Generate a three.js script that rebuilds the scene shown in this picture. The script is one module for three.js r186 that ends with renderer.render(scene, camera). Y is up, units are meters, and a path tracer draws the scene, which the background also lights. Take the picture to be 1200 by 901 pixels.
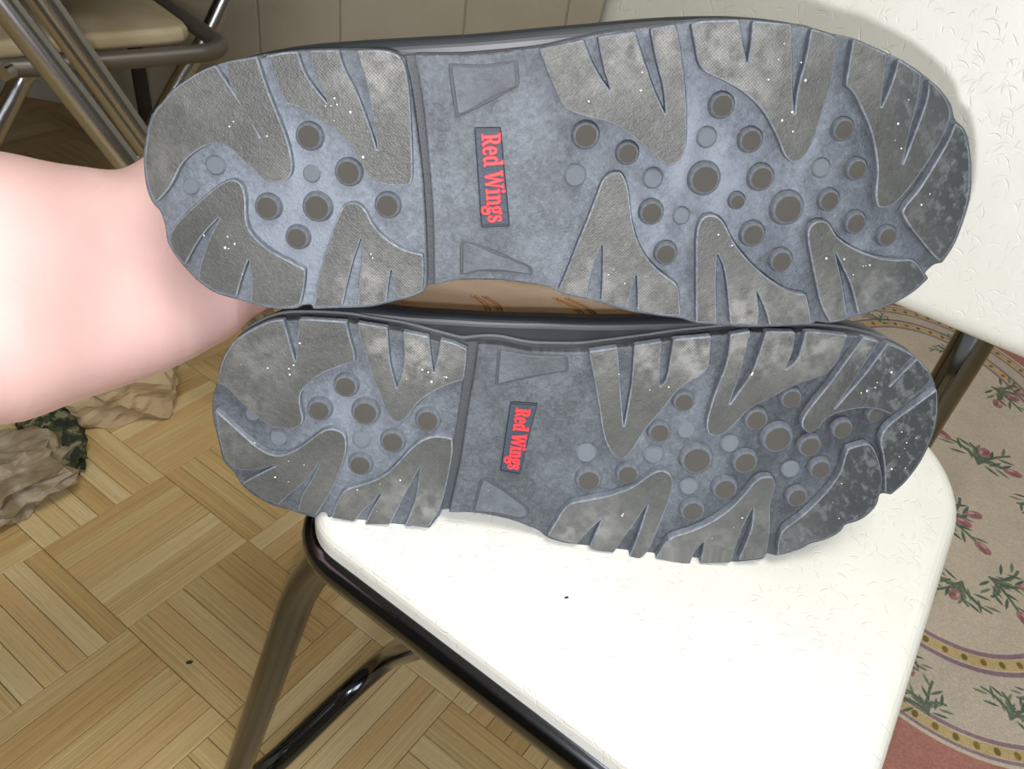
import * as THREE from 'three';
import { MarchingCubes } from 'three/addons/objects/MarchingCubes.js';
import { ImprovedNoise } from 'three/addons/math/ImprovedNoise.js';
import { RectAreaLightUniformsLib } from 'three/addons/lights/RectAreaLightUniformsLib.js';
import { RoundedBoxGeometry } from 'three/addons/geometries/RoundedBoxGeometry.js';
import { mergeGeometries, mergeVertices } from 'three/addons/utils/BufferGeometryUtils.js';
import { FontLoader } from 'three/addons/loaders/FontLoader.js';
import { TextGeometry } from 'three/addons/geometries/TextGeometry.js';

// ---------------------------------------------------------------- camera, light, exposure
const scene = new THREE.Scene();
scene.background = new THREE.Color(0x000000);
const camera = new THREE.PerspectiveCamera(51.98, 1200 / 901, 0.02, 20);
camera.position.set(0, 0.7379, 0);
camera.rotation.set(THREE.MathUtils.degToRad(-38.734), 0, THREE.MathUtils.degToRad(9.795), 'XYZ');
scene.add(camera);
camera.updateMatrixWorld();
const renderer = new THREE.WebGLRenderer({ antialias: true });
renderer.toneMapping = THREE.LinearToneMapping;
renderer.toneMappingExposure = 1.0;
renderer.shadowMap.enabled = true;
RectAreaLightUniformsLib.init();
const FLASH = 0.44;          // candela of the phone's flash
const CEILING = 11.5;          // radiance of the ceiling lamp's diffuser
const lampAt = new THREE.Vector3(0.35, 2.36, 0.15), lampSize = 0.8;
const lampLight = new THREE.RectAreaLight(0xfbfaf6, CEILING, lampSize, lampSize);
lampLight.position.copy(lampAt).add(new THREE.Vector3(0, -0.035, 0));
lampLight.lookAt(lampAt.x, 0, lampAt.z);
lampLight.name = 'ceiling_light_source';
scene.add(lampLight);

const WINDOW_FILL = 4.2;        // radiance of the added window, a fill light behind the camera
const fillWindowAt = new THREE.Vector3(0.35, 1.5, 1.86), fillWindowW = 1.0, fillWindowH = 1.3;
const windowFillLight = new THREE.RectAreaLight(0xe6efff, WINDOW_FILL, fillWindowW, fillWindowH);
windowFillLight.position.copy(fillWindowAt).add(new THREE.Vector3(0, 0, -0.03));
windowFillLight.lookAt(fillWindowAt.x, fillWindowAt.y, -5);
windowFillLight.name = 'added_window_fill_source';
scene.add(windowFillLight);

// ---------------------------------------------------------------- helpers
let seed = 7;
const rnd = () => { seed = (seed * 1664525 + 1013904223) >>> 0; return seed / 4294967296; };
const rr = (a, b) => a + (b - a) * rnd();
const V = (x, y, z) => new THREE.Vector3(x, y, z);
const lerp = THREE.MathUtils.lerp, clamp = THREE.MathUtils.clamp, smooth = THREE.MathUtils.smoothstep;
const used = new Map();
function numbered(name) {
  const n = used.get(name) ?? 0; used.set(name, n + 1);
  return n ? name + '_' + String(n).padStart(3, '0') : name;
}
function part(name, geometry, material, parent, kind) {
  const m = new THREE.Mesh(geometry, material);
  m.name = numbered(name); m.castShadow = m.receiveShadow = true;
  if (kind) m.userData.kind = kind;
  parent.add(m);
  return m;
}
function thing(name, label, category, group) {
  const g = new THREE.Group();
  g.name = numbered(name); g.userData = { label, category };
  if (group) g.userData.group = group;
  scene.add(g);
  return g;
}
function tag(o, label, category, group) { Object.assign(o.userData, { label, category }); if (group) o.userData.group = group; return o; }

// tileable fractal noise
function lattice(n, s) { const a = new Float32Array(n * n); let q = s * 7919 + 13; for (let i = 0; i < a.length; i++) { q = (q * 1664525 + 1013904223) >>> 0; a[i] = q / 4294967296; } return a; }
function noiseField(size, cells, octaves, s, gain = 0.5, aspect = 1) {
  const out = new Float32Array(size * size); let amp = 1, total = 0;
  for (let o = 0; o < octaves; o++) {
    const n = Math.min(size, cells << o), m = Math.max(1, Math.round(n / aspect)), N = Math.max(n, m), L = lattice(N, s + o * 31);
    for (let y = 0; y < size; y++) {
      const fy = y / size * m, y0 = Math.floor(fy), ty = fy - y0, sy = ty * ty * (3 - 2 * ty), r0 = (y0 % m) * N, r1 = ((y0 + 1) % m) * N;
      for (let x = 0; x < size; x++) {
        const fx = x / size * n, x0 = Math.floor(fx), tx = fx - x0, sx = tx * tx * (3 - 2 * tx), c0 = x0 % n, c1 = (x0 + 1) % n;
        out[y * size + x] += amp * lerp(lerp(L[r0 + c0], L[r0 + c1], sx), lerp(L[r1 + c0], L[r1 + c1], sx), sy);
      }
    }
    total += amp; amp *= gain;
  }
  for (let i = 0; i < out.length; i++) out[i] /= total;
  return out;
}
function texture(size, perMetre, fn, srgb = true) {
  const d = new Uint8Array(size * size * 4);
  for (let i = 0; i < size * size; i++) { const c = fn(i, i % size, Math.floor(i / size)); d[i * 4] = c[0]; d[i * 4 + 1] = c[1]; d[i * 4 + 2] = c[2]; d[i * 4 + 3] = 255; }
  const t = new THREE.DataTexture(d, size, size, THREE.RGBAFormat);
  t.wrapS = t.wrapT = THREE.RepeatWrapping; t.magFilter = THREE.LinearFilter; t.minFilter = THREE.LinearMipmapLinearFilter; t.generateMipmaps = true;
  t.repeat.set(perMetre, perMetre); if (srgb) t.colorSpace = THREE.SRGBColorSpace; t.needsUpdate = true;
  return t;
}
const mix = (a, b, t) => [lerp(a[0], b[0], t), lerp(a[1], b[1], t), lerp(a[2], b[2], t)];
const grey = (v) => [v, v, v];
const S = (m) => new THREE.MeshStandardMaterial(m);
const P = (m) => new THREE.MeshPhysicalMaterial(m);

// rounded polyline -> tube
function bentCurve(pts, radius) {
  const path = new THREE.CurvePath(); let from = pts[0].clone();
  for (let i = 1; i < pts.length - 1; i++) {
    const a = pts[i - 1], b = pts[i], c = pts[i + 1], d = Math.min(radius, a.distanceTo(b) * 0.48, b.distanceTo(c) * 0.48);
    const p = b.clone().lerp(a, d / a.distanceTo(b)), q = b.clone().lerp(c, d / b.distanceTo(c));
    path.add(new THREE.LineCurve3(from, p));
    path.add(new THREE.CubicBezierCurve3(p, p.clone().lerp(b, 0.56), q.clone().lerp(b, 0.56), q));
    from = q;
  }
  path.add(new THREE.LineCurve3(from, pts[pts.length - 1].clone()));
  return path;
}
function tube(pts, r, bend = 0.05, seg = 64) {
  const curve = bentCurve(pts, bend), g = new THREE.TubeGeometry(curve, seg, r, 20, false);
  const caps = [0, 1].map((t) => { const s = new THREE.SphereGeometry(r, 16, 10); const p = curve.getPointAt(t); s.translate(p.x, p.y, p.z); return s; });
  return mergeGeometries([g, ...caps]);
}
// a polygon with softened corners: sharp turns get radius `tight`, gentle ones are smoothed over `loose`
function softShape(pts, tight, loose) {
  const n = pts.length, sh = new THREE.Shape();
  for (let i = 0; i < n; i++) {
    const a = pts[(i + n - 1) % n], b = pts[i], c = pts[(i + 1) % n];
    const la = Math.hypot(a[0] - b[0], a[1] - b[1]), lc = Math.hypot(c[0] - b[0], c[1] - b[1]);
    const cos = ((b[0] - a[0]) * (c[0] - b[0]) + (b[1] - a[1]) * (c[1] - b[1])) / (la * lc), R = cos > 0.6 ? loose : tight;
    const d1 = Math.min(la * 0.48, R) / la, d2 = Math.min(lc * 0.48, R) / lc;
    const p = [lerp(b[0], a[0], d1), lerp(b[1], a[1], d1)], q = [lerp(b[0], c[0], d2), lerp(b[1], c[1], d2)];
    if (i) sh.lineTo(p[0], p[1]); else sh.moveTo(p[0], p[1]);
    for (const t of [0.33, 0.67, 1]) sh.lineTo((1 - t) * (1 - t) * p[0] + 2 * t * (1 - t) * b[0] + t * t * q[0], (1 - t) * (1 - t) * p[1] + 2 * t * (1 - t) * b[1] + t * t * q[1]);
  }
  return sh;
}
const pairs = (flat) => { const o = []; for (let i = 0; i < flat.length; i += 2) o.push([flat[i] / 1000, flat[i + 1] / 1000]); return o; };

// ---------------------------------------------------------------- materials
const N1 = noiseField(512, 6, 6, 3), N2 = noiseField(512, 14, 5, 11), N3 = noiseField(512, 60, 3, 23), N4 = noiseField(512, 180, 2, 41);
// rubber that the grooves show: black compound under a bluish film of dried dirt, in patches
const dustTex = texture(512, 9, (i) => {
  const t = clamp(N1[i] * 1.5 - 0.3 + (N3[i] - 0.5) * 0.7 + (N4[i] - 0.5) * 0.5, 0, 1);
  const c = mix([94, 101, 108], [142, 150, 159], t); return N4[i] > 0.88 && N2[i] > 0.55 ? mix(c, [205, 205, 200], 0.6) : c;
});
const shankTex = texture(512, 7, (i) => {
  const t = clamp(N1[i] * 1.4 - 0.25 + (N3[i] - 0.5) * 0.5 + (N4[i] - 0.5) * 0.35, 0, 1);
  const c = mix([74, 79, 83], [104, 111, 117], t); return N4[i] > 0.9 && N2[i] > 0.5 ? mix(c, [190, 195, 200], 0.5) : c;
});
const rubberBump = texture(512, 14, (i) => grey(255 * clamp(0.5 * N3[i] + 0.5 * N4[i], 0, 1)), false);
const rubber = S({ name: 'dusty_groove_rubber', map: dustTex, roughness: 0.72, bumpMap: rubberBump, bumpScale: 0.0003 });
const shankRubber = S({ name: 'dusty_shank_rubber', map: shankTex, roughness: 0.68, bumpMap: rubberBump, bumpScale: 0.0004 });
const sideRubber = S({ name: 'sidewall_rubber', color: 0x5f6367, roughness: 0.62, bumpMap: rubberBump, bumpScale: 0.0004 });
const darkRubber = S({ name: 'dark_rubber', color: 0x43474a, roughness: 0.6, bumpMap: rubberBump, bumpScale: 0.0003 });
const paleRubber = S({ name: 'pale_stud_rubber', color: 0x7f8890, roughness: 0.7, bumpMap: rubberBump, bumpScale: 0.0003 });
const studRubber = S({ name: 'stud_face_rubber', color: 0x5c5a54, roughness: 0.6, bumpMap: rubberBump, bumpScale: 0.0003 });
const midsoleRubber = S({ name: 'black_midsole', color: 0x23282c, roughness: 0.42 });
const labelRubber = S({ name: 'label_backing', color: 0x36414e, roughness: 0.6, bumpMap: rubberBump, bumpScale: 0.0003 });
const labelRim = S({ name: 'label_rim', color: 0x1f252b, roughness: 0.55 });
const redRubber = S({ name: 'red_lettering', color: 0xee3a3f, roughness: 0.55 });
const leatherTex = texture(512, 8, (i) => mix([228, 205, 176], [242, 224, 198], clamp(N1[i] * 1.5 - 0.25 + (N4[i] - 0.5) * 0.4, 0, 1)));
const leather = S({ name: 'tan_nubuck', map: leatherTex, roughness: 0.85, bumpMap: rubberBump, bumpScale: 0.0003 });
const thread = S({ name: 'brown_thread', color: 0xb58a5c, roughness: 0.9 });
const lining = S({ name: 'boot_lining', color: 0x4a3c30, roughness: 0.95 });
const gritMat = S({ name: 'pale_grit', color: 0xdedcd2, roughness: 0.8 });
const laceMat = S({ name: 'boot_lace', color: 0x5b4630, roughness: 0.9 });
const chrome = S({ name: 'chrome_tube', color: 0x666a72, metalness: 1, roughness: 0.14 });
const brushedSteel = S({ name: 'brushed_steel_tube', color: 0xbcbec2, metalness: 1, roughness: 0.26 });
const oldChrome = S({ name: 'worn_chrome', color: 0x5b5e63, metalness: 1, roughness: 0.15 });
const paintedSteel = S({ name: 'dull_grey_steel', color: 0x77736a, metalness: 0.6, roughness: 0.45 });
const rubberFoot = S({ name: 'rubber_foot', color: 0x2a2826, roughness: 0.8 });
// cream vinyl embossed with short curved strokes
const swirl = (() => {
  const n = 1024, h = new Float32Array(n * n);
  for (let k = 0; k < 900; k++) {
    let x = rr(0, n), y = rr(0, n), a = rr(0.9, 2.2), bend = rr(-0.05, 0.05); const len = rr(20, 60), w = rr(1.6, 3), d = rr(0.3, 1);
    for (let s = 0; s < len; s++) {
      x += Math.cos(a); y += Math.sin(a); a += bend;
      for (let j = -3; j <= 3; j++) for (let i = -3; i <= 3; i++) { const X = (Math.floor(x) + i + n) % n, Y = (Math.floor(y) + j + n) % n, f = d * Math.max(0, 1 - Math.hypot(i, j) / w) * Math.sin(s / len * Math.PI); if (f > h[Y * n + X]) h[Y * n + X] = f; }
    }
  }
  return texture(n, 6, (i, x, y) => grey(clamp(190 - h[i] * 150 + (N4[(y % 512) * 512 + (x % 512)] - 0.5) * 24, 0, 255)), false);
})();
const vinylTex = texture(512, 5, (i) => mix([209, 210, 199], [221, 222, 213], N1[i]));
const vinyl = P({ name: 'cream_vinyl', map: vinylTex, roughness: 0.42, bumpMap: swirl, bumpScale: 0.00045, clearcoat: 0.15, clearcoatRoughness: 0.4 });
const oldVinylTex = texture(512, 3, (i) => mix([168, 152, 118], [202, 190, 160], clamp(N1[i] * 1.6 - 0.3, 0, 1)));
const oldVinyl = S({ name: 'yellowed_vinyl', map: oldVinylTex, roughness: 0.55, bumpMap: swirl, bumpScale: 0.0004 });
const stain = S({ name: 'brown_worn_vinyl', color: 0x6e5836, roughness: 0.8 });

// ---------------------------------------------------------------- the room
const X0 = -1.9, X1 = 1.9, Z0 = -1.62, Z1 = 1.9, TOP = 2.4;
const plasterTex = texture(512, 1.5, (i) => mix([186, 181, 163], [197, 192, 175], N2[i]));
const deepPaint = S({ name: 'deep_wall_paint', color: 0x6a655a, roughness: 0.8 });
const plaster = S({ name: 'beige_wall_paint', map: plasterTex, roughness: 0.8 });
const panelPaint = S({ name: 'beige_panel_paint', map: plasterTex, roughness: 0.55, bumpMap: rubberBump, bumpScale: 0.0002 });
const ceilingPaint = S({ name: 'ceiling_paint', color: 0xd9d6cc, roughness: 0.9 });
function slab(name, w, h, d, x, y, z, mat) { const m = part(name, new THREE.BoxGeometry(w, h, d), mat, scene, 'structure'); m.position.set(x, y, z); return m; }
const floor = slab('floor', X1 - X0 + 0.2, 0.1, Z1 - Z0 + 0.2, (X0 + X1) / 2, -0.0545, (Z0 + Z1) / 2, S({ name: 'dark_subfloor', color: 0x3a2c18, roughness: 0.9 }));
slab('ceiling', X1 - X0 + 0.2, 0.1, Z1 - Z0 + 0.2, (X0 + X1) / 2, TOP + 0.05, (Z0 + Z1) / 2, ceilingPaint);
slab('wall_left', 0.1, TOP, Z1 - Z0, X0 - 0.05, TOP / 2, (Z0 + Z1) / 2, deepPaint);
slab('wall_right', 0.1, TOP, Z1 - Z0, X1 + 0.05, TOP / 2, (Z0 + Z1) / 2, deepPaint);
slab('wall_front', X1 - X0, TOP, 0.1, (X0 + X1) / 2, TOP / 2, Z1 + 0.05, deepPaint);
const wallBack = slab('wall_back', X1 - X0, TOP, 0.1, (X0 + X1) / 2, TOP / 2, Z0 - 0.053, S({ name: 'panel_joint', color: 0xa8a38c, roughness: 0.7 }));
const seams = [X0, -1.68, -1.43, -1.24, -1.0, -0.805, -0.622, -0.457, -0.212, -0.017, 0.2, 0.37, 0.61, 0.8, 0.97, 1.2, 1.4, 1.62, X1];
for (let i = 0; i + 1 < seams.length; i++) {
  const w = seams[i + 1] - seams[i] - 0.0035, g = new RoundedBoxGeometry(w, TOP, 0.012, 2, 0.002);
  const uv = g.attributes.uv, p = g.attributes.position; for (let k = 0; k < uv.count; k++) uv.setXY(k, p.getX(k) + i * 0.37, p.getY(k));
  const m = part('wall_panel', g, panelPaint, wallBack); m.position.set((seams[i] + seams[i + 1]) / 2 - (X0 + X1) / 2, 0, 0.047);
}

// ceiling lamp: a square fitting with a glowing diffuser
{
  const lamp = thing('ceiling_lamp', 'square white ceiling lamp glowing overhead above the chairs', 'lamp');
  lamp.position.copy(lampAt);
  part('lamp_frame', new RoundedBoxGeometry(lampSize + 0.04, 0.05, lampSize + 0.04, 2, 0.01), S({ color: 0xe8e8e4, roughness: 0.5 }), lamp).position.y = 0.015;
  const d = part('diffuser', new THREE.BoxGeometry(lampSize, 0.006, lampSize), S({ color: 0xffffff, emissive: 0xfff3e4, emissiveIntensity: 2 }), lamp); d.position.y = -0.014;
}

// unseen window added behind the camera: fills soles and leather, streaks the chrome
{
  const white = S({ name: 'added_window_paint', color: 0xd8d8d4, roughness: 0.5 }), win = new THREE.Group(); win.name = 'added_window_1'; win.userData = { kind: 'structure' }; win.position.copy(fillWindowAt); scene.add(win);
  part('added_window_pane', new THREE.BoxGeometry(fillWindowW, fillWindowH, 0.006).translate(0, 0, 0.02), S({ name: 'glowing_fill_pane', color: 0xffffff, emissive: 0xe6efff, emissiveIntensity: 1.6 }), win);
  for (const s of [-1, 1]) { part('added_window_frame', new RoundedBoxGeometry(fillWindowW + 0.12, 0.06, 0.05, 2, 0.008).translate(0, s * (fillWindowH / 2 + 0.03), 0.015), white, win); part('added_window_frame', new RoundedBoxGeometry(0.06, fillWindowH, 0.05, 2, 0.008).translate(s * (fillWindowW / 2 + 0.03), 0, 0.015), white, win); }
}

// parquet: 15 cm squares of seven oak fingers, turned by ninety degrees from square to square
{
  const SQ = 0.15, W = SQ / 7, o = V(-0.4705, 0, -0.5023), u = V(0.4950, 0, -0.8689), v = V(0.8689, 0, 0.4950);
  const grain = noiseField(512, 3, 6, 77, 0.6, 0.06), fine = noiseField(512, 8, 5, 91, 0.7, 0.03);
  const tones = [[[182, 151, 96], [208, 181, 127]], [[191, 164, 111], [213, 190, 139]], [[174, 142, 89], [199, 170, 115]], [[197, 173, 123], [217, 197, 149]], [[187, 155, 101], [206, 177, 127]], [[178, 153, 99], [210, 186, 134]]];
  const oak = tones.map(([a, b], k) => S({ name: 'oak_finger', roughness: 0.5, map: texture(512, 3.1, (i, x, y) => {
    const t = clamp((grain[((y * 5 + k * 60) % 512) * 512 + (x + k * 97) % 512] - 0.5) * 1.9 + 0.5, 0, 1), f = fine[((y * 3) % 512) * 512 + x];
    let c = mix(a, b, t); if (f < 0.36) c = mix(c, [150, 118, 76], (0.36 - f) * 2.6); return c;
  }) }));
  function finger(k) {
    const l = SQ / 2 - 0.0003, w = W / 2 - 0.00028, c = 0.0006, g = new THREE.BufferGeometry(), P_ = [], U = [], I = [];
    const ring = (x, z, y) => [[-x, y, -z], [x, y, -z], [x, y, z], [-x, y, z]];
    const rings = [ring(l, w, -0.0045), ring(l, w, -c), ring(l - c, w - c, 0)];
    const quad = (a, b, cc, d) => { const n = P_.length / 3; for (const q of [a, b, cc, d]) { P_.push(...q); U.push(q[0] + k * 0.083, q[2] + k * 0.0437 + q[1]); } I.push(n, n + 2, n + 1, n, n + 3, n + 2); };
    for (let r = 0; r < 2; r++) for (let i = 0; i < 4; i++) { const j = (i + 1) % 4; quad(rings[r][i], rings[r][j], rings[r + 1][j], rings[r + 1][i]); }
    quad(rings[2][0], rings[2][1], rings[2][2], rings[2][3]);
    g.setAttribute('position', new THREE.Float32BufferAttribute(P_, 3)); g.setAttribute('uv', new THREE.Float32BufferAttribute(U, 2)); g.setIndex(I);
    const ng = g.toNonIndexed(); ng.computeVertexNormals(); return ng;
  }
  const shapes = [0, 1, 2, 3, 4, 5, 6, 7].map(finger), all = [], inv = camera.matrixWorld.clone().invert(), yaw = Math.atan2(-u.z, u.x);
  for (let i = -20; i < 24; i++) for (let j = -20; j < 24; j++) for (let k = 0; k < 7; k++) {
    const along = (i + j) % 2 === 0, s = (k + 0.5) / 7, c = o.clone().addScaledVector(u, (i + (along ? 0.5 : s)) * SQ).addScaledVector(v, (j + (along ? s : 0.5)) * SQ);
    if (c.x < X0 - 0.05 || c.x > X1 + 0.05 || c.z < Z0 - 0.05 || c.z > Z1 + 0.05) continue;
    const q = c.clone().applyMatrix4(inv), px = 600 + 924 * q.x / -q.z, py = 450.5 - 924 * q.y / -q.z;
    const open = q.z < -0.1 && px > -40 && py > 60 && py < 930 && (px < 300 || (py > 585 && px < 320 + (py - 590) * 1.2));
    all.push({ c, rot: yaw + (along ? 0 : Math.PI / 2), seen: open ? -q.z : 99 });
  }
  all.sort((a, b) => a.seen - b.seen);
  const rest = oak.map(() => []), m4 = new THREE.Matrix4();
  all.forEach((f, n) => {
    const g = shapes[Math.floor(rnd() * 8)], t = Math.floor(rnd() * 6), dy = rr(-0.0003, 0.0001);
    if (n < 300 && f.seen < 90) { const m = part('parquet_strip', g, oak[t], floor); m.position.set(f.c.x - floor.position.x, dy - floor.position.y, f.c.z - floor.position.z); m.rotation.y = f.rot; }
    else { m4.makeRotationY(f.rot).setPosition(f.c.x - floor.position.x, dy - floor.position.y, f.c.z - floor.position.z); rest[t].push(g.clone().applyMatrix4(m4)); }
  });
  const merged = mergeGeometries(rest.map((r) => mergeGeometries(r)), true);
  part('parquet_field', merged, oak, floor, 'stuff');
}

// floral rug: woven medallion print on a thin pile
{
  const rw = 0.62, rl = 1.3, W = 976, H = 2048, cv = document.createElement('canvas'); cv.width = W; cv.height = H;
  const g = cv.getContext('2d'), k = H / rl; g.fillStyle = '#b07a6c'; g.fillRect(0, 0, W, H);
  const sx = (s) => W / 2 + s * k, ty = (t) => H / 2 - t * k;      // s across, t along (away)
  const oval = (t0, a, b, fill, stroke, lw) => { g.beginPath(); g.ellipse(sx(0), ty(t0), a * k, b * k, 0, 0, Math.PI * 2); if (fill) { g.fillStyle = fill; g.fill(); } if (stroke) { g.strokeStyle = stroke; g.lineWidth = lw * k; g.stroke(); } };
  oval(-0.03, 0.292, 0.462, '#cfc3b0'); oval(-0.03, 0.285, 0.455, null, '#937e84', 0.004); oval(-0.03, 0.276, 0.446, null, '#c4ae7a', 0.012); oval(-0.03, 0.266, 0.436, null, '#937983', 0.005);
  oval(-0.03, 0.262, 0.432, '#c8bcaa');
  oval(0, 0.226, 0.378, '#cfc3b0'); oval(0, 0.226, 0.378, null, '#937983', 0.006); oval(0, 0.216, 0.366, null, '#c6b07c', 0.014); oval(0, 0.205, 0.355, null, '#937983', 0.006);
  oval(0, 0.202, 0.352, '#cdc0ac');
  const chain = (t0, a, b, n) => { for (let i = 0; i < n; i++) { const w = i / n * Math.PI * 2; g.fillStyle = i % 2 ? '#8a7038' : '#77683a'; g.beginPath(); g.ellipse(sx(Math.cos(w) * a), ty(t0 + Math.sin(w) * b), 0.0045 * k, 0.0035 * k, -w, 0, 7); g.fill(); } };
  chain(0, 0.216, 0.366, 64); chain(-0.03, 0.276, 0.446, 84);
  const leaf = (x, y, a, l, c) => { g.save(); g.translate(x, y); g.rotate(a); g.fillStyle = c; g.beginPath(); g.moveTo(0, 0); g.quadraticCurveTo(l * 0.5, -l * 0.19, l, 0); g.quadraticCurveTo(l * 0.5, l * 0.19, 0, 0); g.fill(); g.restore(); };
  const bud = (x, y, a, r) => { g.save(); g.translate(x, y); g.rotate(a); g.fillStyle = '#a87a78'; g.beginPath(); g.ellipse(r * 0.7, 0, r, r * 0.62, 0, 0, 7); g.fill(); g.fillStyle = '#946368'; g.beginPath(); g.ellipse(r * 0.9, r * 0.2, r * 0.6, r * 0.28, 0.4, 0, 7); g.fill(); g.fillStyle = '#cba29e'; g.beginPath(); g.ellipse(r * 0.5, -r * 0.3, r * 0.4, r * 0.2, 0, 0, 7); g.fill(); g.restore(); };
  function spray(s, t, size, turn, buds) {
    g.save(); g.translate(sx(s), ty(t)); g.rotate(turn); const L = size * k; g.strokeStyle = '#66735f'; g.lineCap = 'round';
    for (let i = 0; i < 5; i++) {
      const a = -1.2 + i * 0.6, l = L * (0.65 + 0.35 * Math.sin(i * 2.1 + 1)); g.lineWidth = L * 0.06; g.beginPath(); g.moveTo(-L * 0.5, 0); g.quadraticCurveTo(-L * 0.1, Math.sin(a) * l * 0.2, -L * 0.5 + Math.cos(a) * l, Math.sin(a) * l * 0.8); g.stroke();
      for (let j = 1; j < 5; j++) { const f = j / 5, x = -L * 0.5 + Math.cos(a) * l * f, y = Math.sin(a) * l * 0.75 * f; leaf(x, y, a + (j % 2 ? 0.7 : -0.7), L * 0.36, ['#5f6f5b', '#748468', '#556858'][(i + j) % 3]); }
      if (buds & (1 << i)) bud(-L * 0.5 + Math.cos(a) * l, Math.sin(a) * l * 0.8, a, L * 0.18);
    }
    g.restore();
  }
  spray(0.145, 0.222, 0.07, 0.4, 0b10110); spray(0.075, 0.042, 0.074, -1.2, 0b10101); spray(0.026, -0.135, 0.068, 0.2, 0b01110); spray(-0.002, -0.275, 0.06, 2.0, 0b00100); spray(0.073, -0.238, 0.06, 0.5, 0b01010);
  spray(-0.055, -0.436, 0.05, -1.9, 0); spray(0.05, -0.405, 0.05, -1.2, 0); spray(0.04, 0.3, 0.05, 2.4, 0b00010); spray(-0.09, 0.1, 0.06, 2.4, 0b01010); spray(-0.1, -0.1, 0.06, -0.6, 0b10010); spray(0.14, -0.06, 0.06, 1.2, 0b00100); spray(0.0, 0.17, 0.06, 1.0, 0b01000);
  for (let i = 0; i < 10; i++) { const w = i / 10 * 6.283; spray(Math.cos(w) * 0.245, -0.015 + Math.sin(w) * 0.405, 0.042, -w, i % 2 ? 2 : 0); }
  const img = g.getImageData(0, 0, W, H), d = img.data;
  for (let y = 0; y < H; y++) for (let x = 0; x < W; x++) { const i = (y * W + x) * 4, n = (N3[((y * 3) % 512) * 512 + (x * 3) % 512] - 0.5) * 34 + ((x + y) % 3 - 1) * 5 + (N1[(y % 512) * 512 + x % 512] - 0.5) * 22; d[i] = clamp(d[i] + n, 0, 255); d[i + 1] = clamp(d[i + 1] + n, 0, 255); d[i + 2] = clamp(d[i + 2] + n, 0, 255); }
  g.putImageData(img, 0, 0);
  const map = new THREE.CanvasTexture(cv); map.colorSpace = THREE.SRGBColorSpace; map.anisotropy = 4;
  const pile = texture(512, 30, (i) => grey(255 * N4[i]), false); pile.repeat.set(6, 12);
  const geo = new RoundedBoxGeometry(rw, 0.007, rl, 2, 0.003), uv = geo.attributes.uv, p = geo.attributes.position;
  for (let i = 0; i < uv.count; i++) uv.setXY(i, p.getX(i) / rw + 0.5, 0.5 - p.getZ(i) / rl);
  const rug = part('floral_rug', geo, S({ name: 'woven_rug', map, roughness: 0.95, bumpMap: pile, bumpScale: 0.0012 }), scene);
  tag(rug, 'woven floral rug with a cream oval medallion, rose sprays and dusty red border', 'rug');
  rug.position.set(0.64, 0.0036, -0.92); rug.rotation.y = -Math.atan2(0.22, 0.975);
}

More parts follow.
